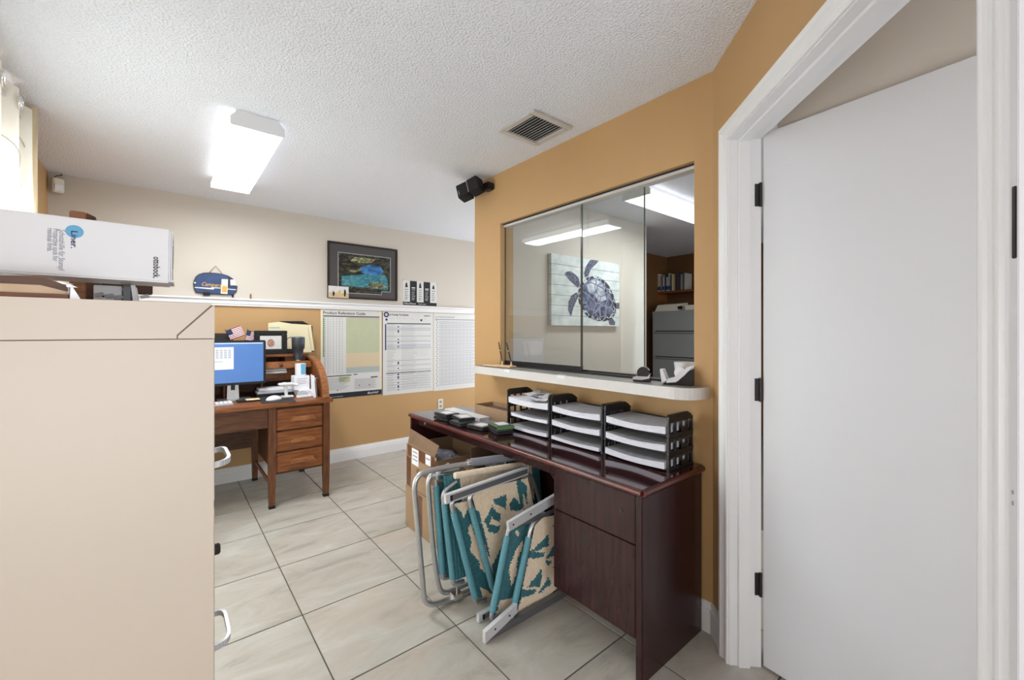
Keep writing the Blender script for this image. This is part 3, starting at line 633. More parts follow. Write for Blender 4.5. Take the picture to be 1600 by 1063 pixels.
def fixture(x0, x1, y0, y1, label, long_y=True, power=30):
    t = thing('ceiling_light', ((x0+x1)/2, (y0+y1)/2, CZ-0.085), label, 'ceiling light')
    zb = CZ-0.080
    def cap(a0, a1, where):  # trapezoid end cap
        pts = [(-0.5, zb), (-0.5, zb+0.040), (-0.36, CZ-0.001), (0.36, CZ-0.001), (0.5, zb+0.040), (0.5, zb)]
        m = MB()
        if long_y:
            w = x1-x0; c = (x0+x1)/2
            m.add([(c+p[0]*w, a0, p[1]) for p in pts]+[(c+p[0]*w, a1, p[1]) for p in pts], [list(range(6))[::-1], list(range(6, 12))]+[(i, (i+1) % 6, 6+(i+1) % 6, 6+i) for i in range(6)])
        else:
            w = y1-y0; c = (y0+y1)/2
            m.add([(a0, c+p[0]*w, p[1]) for p in pts]+[(a1, c+p[0]*w, p[1]) for p in pts], [list(range(6))[::-1], list(range(6, 12))]+[(i, (i+1) % 6, 6+(i+1) % 6, 6+i) for i in range(6)])
        m.build(where, 'white', t)
    g = 0.004
    if long_y: cap(y0, y0+0.012, 'end_cap'); cap(y1-0.012, y1, 'end_cap')
    else: cap(x0, x0+0.012, 'end_cap'); cap(x1-0.012, x1, 'end_cap')
    m = MB()
    if long_y:
        w = x1-x0; c = (x0+x1)/2; pts = [(c-w/2+g, zb+0.038), (c-w/2+g, zb+0.006), (c-w/2+0.012, zb+0.001), (c+w/2-0.012, zb+0.001), (c+w/2-g, zb+0.006), (c+w/2-g, zb+0.038)]
        m.add([(p[0], y0+0.012, p[1]) for p in pts]+[(p[0], y1-0.012, p[1]) for p in pts], [(i, i+1, 7+i, 6+i) for i in range(5)])
    else:
        w = y1-y0; c = (y0+y1)/2; pts = [(c-w/2+g, zb+0.038), (c-w/2+g, zb+0.006), (c-w/2+0.012, zb+0.001), (c+w/2-0.012, zb+0.001), (c+w/2-g, zb+0.006), (c+w/2-g, zb+0.038)]
        m.add([(x0+0.012, p[0], p[1]) for p in pts]+[(x1-0.012, p[0], p[1]) for p in pts], [(i, i+1, 7+i, 6+i) for i in range(5)])
    m.build('lens', 'lens', t)
    m = MB()
    if long_y: m.box((x0+x1)/2-(x1-x0)*0.40, (x0+x1)/2+(x1-x0)*0.40, y0+0.013, y1-0.013, CZ-0.030, CZ-0.001)
    else: m.box(x0+0.013, x1-0.013, (y0+y1)/2-(y1-y0)*0.40, (y0+y1)/2+(y1-y0)*0.40, CZ-0.030, CZ-0.001)
    m.build('housing', 'white', t)
    l = area('tube_lamp', ((x0+x1)/2, (y0+y1)/2, zb-0.006), (x1-x0)*0.9, power, (0, 0, 0), (0.93, 0.97, 1.0), (y1-y0)*0.95)
    return t
fixture(0.250, 0.495, 2.53, 3.76, 'white wraparound fluorescent light glowing on the room ceiling', True, 25)
fixture(2.83, 4.05, 1.79, 2.04, 'white fluorescent light seen through the reception window', False, 15)

md = thing('motion_detector', (-0.60, YF-0.03, 2.27), 'small off-white motion detector in the top corner of the far wall', 'detector')
T = Matrix.Translation((-0.592, YF-0.040, 2.345)) @ Matrix.Rotation(0.5, 4, 'Z')
MB().box(-0.030, 0.030, -0.018, 0.020, -0.05, 0.05, 0, T, bev=0.006).build('detector_body', 'offwhite', md)
MB().box(-0.024, 0.024, -0.021, -0.0175, -0.040, 0.005, 0, T, bev=0.002).build('detector_window', 'white', md)
MB().tube([T @ Vector((-0.02, 0, 0.05)), (-0.60, YF-0.03, 2.415), (-0.57, YF-0.035, 2.425), (-0.58, YF-0.02, 2.437)], 0.003, 6).build('cable', 'dark', md)
ol = thing('wall_outlet', (2.512, YF, 0.42), 'white power outlet low on the tan far wall behind the desk end', 'outlet')
MB().box(2.475, 2.545, YF-0.006, YF-0.0005, 0.395, 0.515, 0, bev=0.002).build('cover_plate', 'offwhite', ol)
for zz in (0.43, 0.48): MB().box(2.495, 2.525, YF-0.0085, YF-0.006, zz-0.014, zz+0.014, 0, bev=0.002).build('socket', 'greyink', ol)

# ------------------------------------------------------------------ FAR WALL PICTURES AND POSTERS
def wallT(x, z, d=0.0): return frameT((x, YF-d, z), (1, 0, 0), (0, 0, 1))       # local x right, local y up, local z out of the wall (-Y)
def rect(mb, x0, x1, z0, z1, d, mi=0, th=0.0004): mb.box(x0, x1, YF-d-th, YF-d, z0, z1, mi)
fp = thing('framed_picture', (1.60, YF, 1.64), 'dark-framed picture of a turquoise cave spring resting over the chair rail', 'picture')
px0, px1, pz0, pz1 = 1.233, 1.964, 1.648, 2.214
m = MB(); fw = 0.018
m.box(px0, px1, YF-0.022, YF-0.001, pz0, pz0+fw, bev=0.002).box(px0, px1, YF-0.022, YF-0.001, pz1-fw, pz1, bev=0.002).box(px0, px0+fw, YF-0.022, YF-0.001, pz0+fw, pz1-fw, bev=0.002).box(px1-fw, px1, YF-0.022, YF-0.001, pz0+fw, pz1-fw, bev=0.002)
m.build('frame', 'framewood', fp)
m = MB(); rect(m, px0+fw, px1-fw, pz0+fw, pz1-fw, 0.008, 0, 0.004); m.build('mat_board', 'framemat', fp)
m = MB(); ix0, ix1, iz0, iz1 = 1.335, 1.885, 1.742, 2.112
def outline_poly(mb, pts, d, w, mi=0):
    for i in range(len(pts)):
        a = Vector((pts[i][0], 0, pts[i][1])); b = Vector((pts[(i+1) % len(pts)][0], 0, pts[(i+1) % len(pts)][1])); t = (b-a).normalized()*w/2
        x0, x1 = sorted((a.x, b.x)); z0, z1 = sorted((a.z, b.z)); rect(mb, x0-w/2, x1+w/2, z0-w/2, z1+w/2, d, mi, 0.001)
outline_poly(m, [(ix0, iz1), (ix1, iz1), (ix1, iz0), (ix1-0.10, iz0), (ix1-0.10, iz0-0.035), (ix0, iz0-0.035)], 0.0125, 0.007); m.build('mat_fillet', 'silverline', fp)
m = MB(); rect(m, ix0+0.004, ix1-0.004, iz0, iz1-0.004, 0.0120, 0, 0.0008); rect(m, ix0+0.004, ix1-0.104, iz0-0.031, iz0, 0.0120, 0, 0.0008); pr = m.build('print', 'cave', fp)
def blob(mb, pts, d, mi=0, th=0.0005):
    mb.add([(x, YF-d, z) for x, z in pts]+[(x, YF-d-th, z) for x, z in pts], [list(range(len(pts))), list(range(len(pts), 2*len(pts)))[::-1]]+[(i, (i+1) % len(pts), len(pts)+(i+1) % len(pts), len(pts)+i) for i in range(len(pts))], mi)
m = MB(); W_ = ix1-ix0; H_ = iz1-iz0
def q_(u, v): return (ix0+u*W_, iz0+v*H_)
blob(m, [q_(*p) for p in [(0.06, 0.10), (0.94, 0.06), (0.95, 0.30), (0.90, 0.48), (0.60, 0.50), (0.35, 0.42), (0.06, 0.36)]], 0.0129); m.build('water_area', 'water', pr)
m = MB(); blob(m, [q_(*p) for p in [(0.42, 0.50), (0.40, 0.64), (0.58, 0.74), (0.80, 0.72), (0.86, 0.58), (0.80, 0.47), (0.60, 0.46)]], 0.0135); m.build('blue_pool', 'waterblue', pr)
m = MB(); blob(m, [q_(*p) for p in [(0.50, 0.14), (0.60, 0.24), (0.80, 0.26), (0.92, 0.14), (0.80, 0.08), (0.60, 0.10)]], 0.0141); blob(m, [q_(*p) for p in [(0.22, 0.80), (0.30, 0.92), (0.70, 0.92), (0.62, 0.80), (0.40, 0.76)]], 0.0141); blob(m, [q_(*p) for p in [(0.18, 0.52), (0.40, 0.60), (0.42, 0.56), (0.30, 0.49)]], 0.0141); m.build('rock_area', 'rockprint', pr)
m = MB(); rect(m, 1.60, 1.78, 1.728, 1.730, 0.0129); text_part('caption', 'CAVE SPRING' if False else ' ', wallT(1.5, 1.72, 0.013), 0.02, 'greyink', pr); m.build('caption_line', 'greyink', pr)
sn_ = thing('snapshot', (1.34, YF-0.024, 1.66), 'small beach snapshot tucked into the lower left corner of the picture frame', 'photo')
m = MB(); m.box(1.238, 1.435, YF-0.0245, YF-0.0225, 1.653, 1.768); m.build('photo_paper', 'photobg', sn_)
m = MB(); m.box(1.241, 1.432, YF-0.0250, YF-0.0245, 1.656, 1.700); m.add([(1.30, YF-0.0253, 1.66), (1.345, YF-0.0253, 1.735), (1.385, YF-0.0253, 1.66)], [(0, 1, 2)]); m.build('sand', 'sand', sn_)
for xx, hh in ((1.285, 0.045), (1.395, 0.068)): 
    m = MB().tube([(xx, YF-0.0255, 1.668), (xx+0.004, YF-0.0255, 1.668+hh*0.6), (xx, YF-0.0255, 1.668+hh)], [0.006, 0.010, 0.005], 6); m.build('figure', 'blackmat', sn_)

def poster(name, x0, x1, z0, z1, label):
    t = thing(name, ((x0+x1)/2, YF, z0), label, 'poster')
    m = MB(); rect(m, x0, x1, z0, z1, 0.0008, 0, 0.0010); m.build('sheet', 'posterw', t); return t
D1 = 0.0022
# poster 1
x0, x1, z0, z1 = 1.172, 1.791, 0.640, 1.530
p1 = poster('reference_poster', x0, x1, z0, z1, 'tall product reference chart with green and peach fields beside the roll-top desk')
m = MB(); rect(m, x0, x0+0.014, z0+0.06, z1, D1); rect(m, x1-0.014, x1, z0+0.06, z1, D1); m.build('border', 'creamedge', p1)
m = MB(); rect(m, x0+0.022, x1-0.024, 1.462, 1.472, D1); rect(m, x0+0.022, x0+0.30, 0.862, 0.870, D1); rect(m, x0+0.50, x0+0.575, 0.826, 0.836, D1); rect(m, x0+0.32, x0+0.36, 0.866, 0.874, D1)
for (a, b) in ((0.05, 0.69), (0.155, 0.715), (0.375, 0.75), (0.48, 0.745), (0.04, 0.73)): rect(m, x0+a, x0+a+0.010, b, b+0.010, D1)
for i in range(30): zz = 1.445-i*0.0185; rect(m, x0+0.034, x0+0.044, zz, zz+0.006, D1)
m.build('heading_bar', 'ink', p1)
m = MB(); rect(m, x0+0.022, x0+0.032, 1.06, 1.452, D1); m.build('green_strip', 'postergreen', p1)
m = MB()
for i in range(34):
    for c_, w in ((0.06, 0.016), (0.088, 0.008), (0.114, 0.012), (0.146, 0.010), (0.172, 0.014), (0.202, 0.010)):
        zz = 1.445-i*0.0168; rect(m, x0+c_, x0+c_+w, zz, zz+0.005, D1)
for i in range(9): rect(m, x0+0.05, x0+0.27-0.02*(i % 3), 0.84-i*0.014, 0.844-i*0.014, D1); rect(m, x0+0.33, x0+0.56-0.02*(i % 2), 0.815-i*0.012, 0.819-i*0.012, D1)
m.build('printed_rows', 'greyink', p1)['kind'] = 'stuff'
m = MB(); rect(m, x0+0.245, x1-0.024, 1.09, 1.456, D1, 0); rect(m, x0+0.175, x0+0.285, 0.80, 0.856, D1, 0); rect(m, x0+0.245, x1-0.024, 0.945, 1.09, D1, 1); rect(m, x0+0.245, x1-0.024, 0.885, 0.945, D1, 2); rect(m, x0+0.27, x1-0.024, 1.446, 1.458, D1+0.0004, 3)
m.build('colour_fields', ['yellowgreen', 'peach', 'bluegrey', 'pinkgrey'], p1)
m = MB(); rect(m, x0, x1, z0, z0+0.052, D1, 0); m.build('footer_band', 'posternavy', p1)
text_part('lettering', 'Product Reference Guide', wallT(x0+0.022, 1.486, 0.0026), 0.040, 'ink', p1, bold=True, sx=1.02)
text_part('lettering', 'BlackHalf', wallT(x1-0.155, z0+0.016, 0.0027), 0.030, 'posterw', p1, bold=True, shear=0.2)
text_part('lettering', 'Product reference and order guide', wallT(x0+0.03, z0+0.014, 0.0027), 0.013, 'posterw', p1)
# poster 2
x0, x1, z0, z1 = 1.798, 2.412, 0.622, 1.530
p2 = poster('portfolio_poster', x0, x1, z0, z1, 'white portfolio chart with navy and lilac rows in the middle of the three posters')
m = MB(); rect(m, x0, x0+0.005, z0, z1, D1); rect(m, x0+0.030, x0+0.044, 1.11, 1.395, D1); rect(m, x0+0.05, x1-0.03, 1.396, 1.406, D1)
rect(m, x0+0.04, x1-0.03, 0.853, 0.860, D1)
for (a, b) in ((0.035, 1.432), (0.45, 1.432)): rect(m, x0+a, x0+a+0.024, b, b+0.022, D1)
for zz, h in ((1.36, .012), (1.30, .03), (1.22, .012), (1.18, .02), (1.14, .012), (0.95, .03), (0.90, .012), (0.83, .02), (0.79, .03), (0.74, .012), (0.69, .03), (0.665, .01)): rect(m, x0+0.175, x0+0.190, zz, zz+h, D1+0.0004)
m.build('heading_bar', 'navyink', p2)
m = MB()
for i, zz in enumerate((1.345, 1.325, 1.255, 1.200, 1.155, 1.135, 1.118)): rect(m, x0+0.05, x1-0.03, zz, zz+0.013, D1)
for i in range(3): rect(m, x0+0.05, x1-0.03, 0.985-i*0.055, 0.998-i*0.055, D1)
for i in range(7): rect(m, x0+0.05, x1-0.03, 0.835-i*0.028, 0.843-i*0.028, D1)
for i in range(8): rect(m, x0+0.40+i*0.02, x0+0.403+i*0.02, 1.03, 1.11, D1); rect(m, x0+0.40+i*0.02, x0+0.403+i*0.02, 0.69, 0.84, D1)
for i in range(6): rect(m, x0+0.08+0.08*i, x0+0.13+0.08*i, 1.455, 1.459, D1)
m.build('row_band', 'lightink', p2)
m = MB()
for i in range(40): rect(m, x0+0.055, x0+0.055+0.06+0.04*random.random(), 1.385-i*0.018, 1.388-i*0.018, D1+0.0003); rect(m, x0+0.22, x0+0.36+0.05*random.random(), 1.385-i*0.018, 1.388-i*0.018, D1+0.0003)
m.build('printed_rows', 'greyink', p2)['kind'] = 'stuff'
m = MB().prism(arcpts(0, 0, 0.030, 0, 2*PI, 20)[:-1], 0.0006, 0, wallT(x0+0.045, 1.497, 0.0020)); m.build('round_logo', 'navyink', p2)
m = MB().prism(arcpts(0, 0, 0.016, 0, 2*PI, 16)[:-1], 0.0003, 0, wallT(x0+0.045, 1.497, 0.0027)); m.build('logo_centre', 'lightink', p2)
text_part('lettering', 'el Family Portfolio', wallT(x0+0.076, 1.488, 0.0026), 0.031, 'navyink', p2, bold=True)
text_part('lettering', 'ottobock.', wallT(x1-0.12, 1.488, 0.0026), 0.022, 'ink', p2, bold=True)
# poster 3
x0, x1, z0, z1 = 2.418, 3.02, 0.615, 1.530
p3 = poster('family_poster', x0, x1, z0, z1, 'greyish ruled chart partly hidden by the tan partition, rightmost of the three posters')
m = MB(); rect(m, x0+0.02, x1-0.02, 1.452, 1.462, D1)
m.build('heading_bar', 'greyink', p3)
m = MB()
for i in range(18): rect(m, x0+0.07, x1-0.02, 1.42-i*0.044, 1.436-i*0.044, D1)
m.build('row_band', 'lightink', p3)
m = MB()
for i in range(17):
    rect(m, x0+0.07, x1-0.02, 1.408-i*0.044, 1.412-i*0.044, D1)
    for c_ in range(9): rect(m, x0+0.10+c_*0.05, x0+0.13+c_*0.05, 1.398-i*0.044, 1.401-i*0.044, D1)
m.build('printed_rows', 'greyink', p3)['kind'] = 'stuff'
m = MB()
for i in range(30): rect(m, x0+0.036+0.008*(i % 2), x0+0.046+0.008*(i % 2), 1.44-i*0.0265, 1.45-i*0.0265, D1)
m.build('row_marks', 'ink', p3)
text_part('lettering', 'Liner Family (Continued)', wallT(x0+0.02, 1.478, 0.0026), 0.026, 'greyink', p3)
# small black and white chart above the rail
x0, x1, z0, z1 = 2.035, 2.458, 1.612, 1.885
sc = thing('striped_chart', (2.25, YF, z0), 'small black and white five-column chart pinned above the chair rail', 'poster')
m = MB(); rect(m, x0, x1, z0, z1, 0.0008, 0, 0.0012); m.build('sheet', 'posterw', sc)
m = MB(); w = (x1-x0)/5
for a_, b_, c_, d_ in ((x0+w, x0+2*w, z0+0.036, z1), (x0+3*w, x0+4*w, z0+0.036, z1), (x0, x1, z0, z0+0.036)):
    mm_ = MB(); rect(mm_, a_, b_, c_, d_, D1); mm_.build('black_column', 'ink', sc)
m = MB()
for k, (hh) in ((0, .055), (2, .062), (4, .045)):
    c_ = x0+(k+0.5)*w; zt = z1-0.075
    blob(m, [(c_-0.016, zt), (c_+0.016, zt), (c_+0.011, zt+hh*0.6), (c_+0.004, zt+hh), (c_-0.004, zt+hh), (c_-0.011, zt+hh*0.6)], D1)
m.build('cone_icon', 'ink', sc)
m = MB()
for k in range(5):
    for i, zz in enumerate((0.168, 0.142, 0.120, 0.098, 0.075, 0.058)): rect(m, x0+(k+0.25)*w, x0+(k+0.75-0.06*(i % 3))*w, z0+zz, z0+zz+0.010, D1+0.0006)
m.build('text_line', 'greyink', sc)
m = MB()
for k, zz in ((1, 0.19), (3, 0.185)): rect(m, x0+(k+0.25)*w, x0+(k+0.75)*w, z0+zz, z0+zz+0.012, D1+0.0006)
m.build('text_line', 'posterw', sc)
text_part('lettering', 'WillowWood', wallT(x0+0.008, z0+0.009, 0.0030), 0.026, 'posterw', sc, bold=True)
text_part('lettering', 'Tech notes', wallT(x0+0.185, z0+0.010, 0.0030), 0.022, 'posterw', sc)
for xx, zz in ((x0+0.004, z1+0.004), (x1+0.006, z1-0.014)): MB().lathe([(0.006, 0), (0.006, 0.003), (0.002, 0.005)], 10, 0, wallT(xx, zz, 0.0005)).build('pin', 'greyink', sc)
# camper plaque on the chair rail
cpz = 1.604
cpq = thing('camper_plaque', (0.33, YF-0.02, cpz), 'blue wooden travel-trailer plaque with a twine hanger standing on the chair rail', 'sign')
def PX(u, v): p = onY(u, v, YF-0.02); return (p.x, p.z)
def cz(X_, Y_): return PX(300+X_/21.27, 420+Y_/21.27)      # from the enlarged crop
def plate(pts, y0, th, name, m_, par):
    P_ = [cz(*p) for p in pts]; n_ = len(P_)
    MB().add([(x, y0, z) for x, z in P_]+[(x, y0-th, z) for x, z in P_], [list(range(n_)), list(range(n_, 2*n_))[::-1]]+[(i, (i+1) % n_, n_+(i+1) % n_, n_+i) for i in range(n_)]).build(name, m_, par)
plate([(45, 520), (55, 400), (110, 270), (220, 180), (370, 135), (560, 125), (800, 140), (1020, 175), (1200, 230), (1400, 350), (1270, 360), (1275, 560), (1515, 580), (1480, 760), (1380, 860), (1300, 880), (600, 850), (130, 800), (80, 700)], YF-0.010, 0.008, 'trim_board', 'bluedark', cpq)
plate([(75, 520), (85, 420), (140, 290), (240, 205), (380, 165), (560, 155), (800, 170), (1000, 205), (1160, 255), (1200, 300), (1210, 590), (1470, 610), (1440, 740), (1350, 850), (600, 825), (150, 780), (105, 690)], YF-0.018, 0.004, 'blue_body', 'bluecar', cpq)
plate([(85, 610), (640, 640), (640, 615), (730, 620), (730, 690), (640, 688), (85, 636)], YF-0.022, 0.001, 'white_stripe', 'white', cpq)
plate([(730, 622), (950, 636), (950, 662), (730, 648)], YF-0.022, 0.001, 'white_stripe', 'white', cpq)
plate([(1190, 668), (1460, 686), (1460, 712), (1190, 692)], YF-0.022, 0.001, 'white_stripe', 'white', cpq)
plate([(985, 345), (1195, 355), (1175, 850), (950, 830)], YF-0.022, 0.002, 'door_panel', 'offwhite', cpq)
plate([(1010, 575), (1165, 585), (1155, 790), (985, 780)], YF-0.0242, 0.001, 'door_panel', 'gold', cpq)
plate([(1275, 360), (1420, 370), (1470, 550), (1280, 550)], YF-0.010, 0.008, 'front_window', 'white', cpq)
plate([(360, 780), (600, 790), (600, 900), (380, 900)], YF-0.018, 0.006, 'wheel', 'blackmat', cpq)
plate([(1320, 860), (1390, 870), (1380, 955), (1340, 955)], YF-0.012, 0.006, 'hitch_leg', 'blackmat', cpq)
a = onY(326, 427, YF-0.02); b = onY(337, 415.5, YF-0.02); c = onY(348, 429, YF-0.02)
MB().tube([a, b, c], 0.0025, 6).build('twine', 'oaklight', cpq)
pL = onY(314, 446.5, YF-0.0235); text_part('lettering', 'Campers', frameT(pL, (1, 0, -0.02), UP), 0.045, 'gold', cpq, bold=True, shear=0.3, sx=0.85)
MB().lathe([(0.007, 0), (0.007, 0.002)], 12, 0, wallT(*PX(304.6, 442), 0.0215)).build('tail_lamp', 'offwhite', cpq)
pg = onY(391.5, 466, YF-0.02)
tag(MB().lathe([(0.006, 0), (0.0065, 0.03), (0.0065, 0.036), (0.004, 0.040), (0.0045, 0.046)], 12, 0, Matrix.Translation((pg.x, YF-0.02, 1.6025))).build('wooden_peg', 'oaklight'), 'tiny wooden peg standing on the chair rail right of the camper plaque', 'peg')

# ------------------------------------------------------------------ TURTLE CANVAS in the office beyond the glass
tx0, tx1, tz0, tz1, ty = 2.499, 3.435, 1.362, 1.974, 2.512
tc_ = thing('turtle_canvas', ((tx0+tx1)/2, 2.53, tz0), 'canvas of a dark blue sea turtle on pale boards seen through the glass', 'picture')
nb = 7; hb = (tz1-tz0)/nb
for i in range(nb):
    MB().box(tx0, tx1, ty, 2.5495, tz0+i*hb+0.0015, tz0+(i+1)*hb-0.0015, 0, bev=0.001).build('board', 'canvas', tc_)
MB().box(tx0+0.002, tx1-0.002, ty+0.002, 2.549, tz0+0.002, tz1-0.002).build('canvas_core', 'canvasline', tc_)
def TU(X_, Y_): # crop pixel -> point on canvas plane
    u = 840+X_/6.641; v = 370+Y_/6.641; p = onY(u, v, ty); return (p.x, p.z)
def tblob(name, pts, m_, d):
    P_ = [TU(*p) for p in pts]; P_ = [(min(max(x, tx0), tx1), min(max(z, tz0), tz1)) for x, z in P_]; n_ = len(P_)
    MB().add([(x, ty-d+0.0004, z) for x, z in P_]+[(x, ty-d, z) for x, z in P_], [list(range(n_)), list(range(n_, 2*n_))[::-1]]+[(i, (i+1) % n_, n_+(i+1) % n_, n_+i) for i in range(n_)]).build(name, m_, tc_)
tblob('shell_rim', [(415, 560), (450, 480), (520, 420), (600, 405), (680, 440), (740, 510), (785, 600), (812, 700), (812, 800), (770, 850), (690, 880), (600, 870), (530, 840), (470, 780), (425, 680)], 'rimprint', 0.0012)
tblob('shell', [(440, 560), (480, 490), (540, 445), (600, 430), (660, 460), (715, 530), (755, 610), (785, 700), (785, 790), (740, 825), (680, 845), (600, 840), (540, 810), (490, 750), (445, 670)], 'shell', 0.0018)
tblob('pale_shell', [(500, 500), (545, 455), (600, 440), (655, 470), (700, 530), (690, 580), (720, 650), (640, 680), (590, 610), (520, 570)], 'shelllight', 0.0024)
tblob('head', [(280, 385), (300, 362), (345, 358), (400, 400), (430, 440), (440, 500), (415, 530), (370, 490), (320, 440)], 'skinprint', 0.0012)
tblob('flipper', [(480, 380), (500, 310), (545, 240), (590, 228), (635, 230), (600, 290), (550, 340), (525, 410), (490, 425)], 'skinprint', 0.0012)
tblob('flipper', [(405, 575), (350, 610), (318, 680), (315, 760), (345, 830), (370, 740), (405, 660), (425, 620)], 'skinprint', 0.0012)
tblob('flipper', [(800, 690), (853, 685), (853, 750), (805, 745)], 'skinprint', 0.0012)
tblob('flipper', [(730, 850), (770, 840), (805, 885), (800, 920), (745, 915)], 'skinprint', 0.0012)

# ------------------------------------------------------------------ OFFICE ALCOVE: shelf, books, grey lateral file
shx = 5.58
a = onX(1018, 457, shx); 
sh = thing('wall_shelf', (shx, a.y, a.z), 'brown wooden wall shelf carrying books above the grey filing cabinet', 'shelf')
zsh = a.z
MB().box(shx, 5.849, 1.6, a.y, zsh-0.03, zsh, bev=0.002).build('shelf_board', 'oak', sh)
MB().box(shx+0.02, 5.849, a.y-0.10, a.y-0.07, zsh-0.13, zsh-0.03).build('bracket', 'oaklight', sh)
bcols = [(40, 46, 60), (60, 66, 84), (190, 188, 176), (176, 170, 150), (120, 110, 90), (196, 190, 178), (60, 80, 130), (186, 186, 190), (170, 168, 160), (90, 90, 96), (210, 196, 160), (196, 160, 96), (54, 60, 60), (70, 66, 60), (50, 56, 84), (160, 150, 130), (84, 84, 90), (180, 176, 170)]
bn = ['dark navy', 'slate', 'off-white', 'grey-beige', 'brown', 'cream', 'blue', 'pale grey', 'light grey', 'charcoal', 'cream', 'yellow-ochre', 'dark green', 'dark brown', 'navy', 'tan', 'graphite', 'silver grey']
yy = a.y-0.03
for i in range(18):
    th = random.uniform(0.020, 0.034); h = random.uniform(0.20, 0.27); c = bcols[i]
    m_ = mat('book_cover_%d' % i, srgb(*c), 0.6); lean = random.choice([0, 0, 0.10, -0.0]) if i not in (2, 7) else 0.12
    T = Matrix.Translation((shx+0.02, yy-th, zsh)) @ Matrix.Rotation(0, 4, 'X')
    t = thing('book', (shx+0.1, yy-th/2, zsh), '%s book, number %d from the left end of the brown wall shelf' % (bn[i], i+1), 'book', 'books on the brown wall shelf')
    pos = ['at the left end', 'second from the left end', 'third from the left end', 'fourth from the left end', 'fifth from the left end', 'sixth from the left end', 'seventh from the left end', 'eighth from the left end', 'ninth from the left end', 'tenth from the left end', 'eleventh from the left end', 'twelfth from the left end'][i] if i < 12 else ['thirteenth', 'fourteenth', 'fifteenth', 'sixteenth', 'seventeenth', 'eighteenth'][i-12]+' from the left end'
    t['label'] = '%s book spine %s of the shelf of books' % (bn[i], pos)
    MB().box(0, 0.004, 0, th-0.002, 0.0005, h, 0, T, bev=0.0008).box(0.004, 0.17, 0, 0.002, 0.0005, h, 0, T).box(0.004, 0.17, th-0.004, th-0.002, 0.0005, h, 0, T).build('cover', m_, t)
    MB().box(0.004, 0.165, 0.002, th-0.004, 0.004, h-0.004, 0, T).build('pages', 'paper', t)
    if i in (2, 3, 5, 6, 7, 8, 9): MB().box(-0.0006, 0, 0.001, th-0.003, 0.02, 0.075, 0, T).build('spine_label', 'bluecar', t)
    yy -= th+0.001
# lateral file
cx_ = 5.20; a = onX(1018, 560, cx_); ztop = onX(1018, 487, cx_).z
zz = [onX(1018, v, cx_).z for v in (521, 560)]
gc = thing('lateral_file', (5.5, a.y-0.4, 0), 'grey steel lateral filing cabinet under the bookshelf in the office', 'filing cabinet')
gy1 = a.y; gy0 = gy1-0.92
MB().box(cx_+0.02, 5.80, gy0, gy1, 0.0, ztop-0.001, bev=0.004).build('cabinet_body', 'steel', gc)
dh = zz[0]-zz[1]; edges = [ztop-0.04, zz[0], zz[1], zz[1]-dh, zz[1]-2*dh]
for i in range(4):
    zt, zb_ = edges[i]-0.004, edges[i+1]+0.004
    if zb_ < 0.05: zb_ = 0.05
    d_ = MB().box(cx_, cx_+0.02, gy0+0.02, gy1-0.02, zb_, zt, bev=0.003).build('drawer', 'steel', gc)
    MB().box(cx_-0.006, cx_, gy0+0.05, gy1-0.06, zb_+0.020, zb_+0.032, bev=0.002).build('handle', 'dark', d_)
b1 = thing('desktop_machine', (5.4, gy1-0.2, ztop), 'low beige office machine on the left end of the grey filing cabinet', 'machine')
MB().hexa([(5.25, gy1-0.36, ztop), (5.55, gy1-0.36, ztop), (5.55, gy1-0.02, ztop), (5.25, gy1-0.02, ztop)], [(5.29, gy1-0.34, ztop+0.09), (5.55, gy1-0.34, ztop+0.12), (5.55, gy1-0.04, ztop+0.12), (5.29, gy1-0.04, ztop+0.09)]).build('machine_body', 'offwhite', b1)
MB().box(5.246, 5.262, gy1-0.42, gy1-0.362, ztop+0.02, ztop+0.06).build('keypad', 'black', b1)
tag(MB().box(5.28, 5.6, gy1-0.88, gy1-0.44, ztop, ztop+0.07, bev=0.006).build('flat_binder', 'offwhite'), 'flat beige case lying on the right of the grey filing cabinet', 'case')

# ------------------------------------------------------------------ ALMOND FILING CABINET (near left)
fx0, fx1, fy0, fy1, fzt = -0.636, 0.066, 0.89, 1.272, 1.357
fc = thing('filing_cabinet', (-0.28, 1.08, 0), 'tall almond steel filing cabinet filling the near left', 'filing cabinet')
MB().box(fx0, fx1-0.012, fy0+0.0015, fy1, 0.0, fzt-0.001, bev=0.003).build('cabinet_body', 'almond', fc)
# pressed side skin: lower panel, upper strip and mitred corner gusset
g = 0.0009
def skin(pts, name):
    T = Matrix(((1, 0, 0, 0), (0, 0, 1, fy0), (0, 1, 0, 0), (0, 0, 0, 1)))
    MB().prism(pts, 0.0018, 0, T).build(name, 'almond', fc)
skin([(fx0, 0.01), (fx1-0.002, 0.01), (fx1-0.002, 1.2962-g), (fx0, 1.2962-g)], 'side_panel')
skin([(fx0, 1.2962+g), (0.0145-g, 1.2962+g), (0.0145-g, 1.303), (0.064-2*g, fzt), (fx0, fzt)], 'top_strip')
skin([(0.0145+g, 1.2962+g), (fx1-0.001, 1.2962+g), (fx1-0.001, fzt-0.001), (0.0145+g, 1.3015)], 'corner_gusset')
MB().box(fx0+0.01, fx1-0.004, fy0+0.0012, fy0+0.0022, 0.02, fzt-0.004).build('seam_gap', 'almondseam', fc)
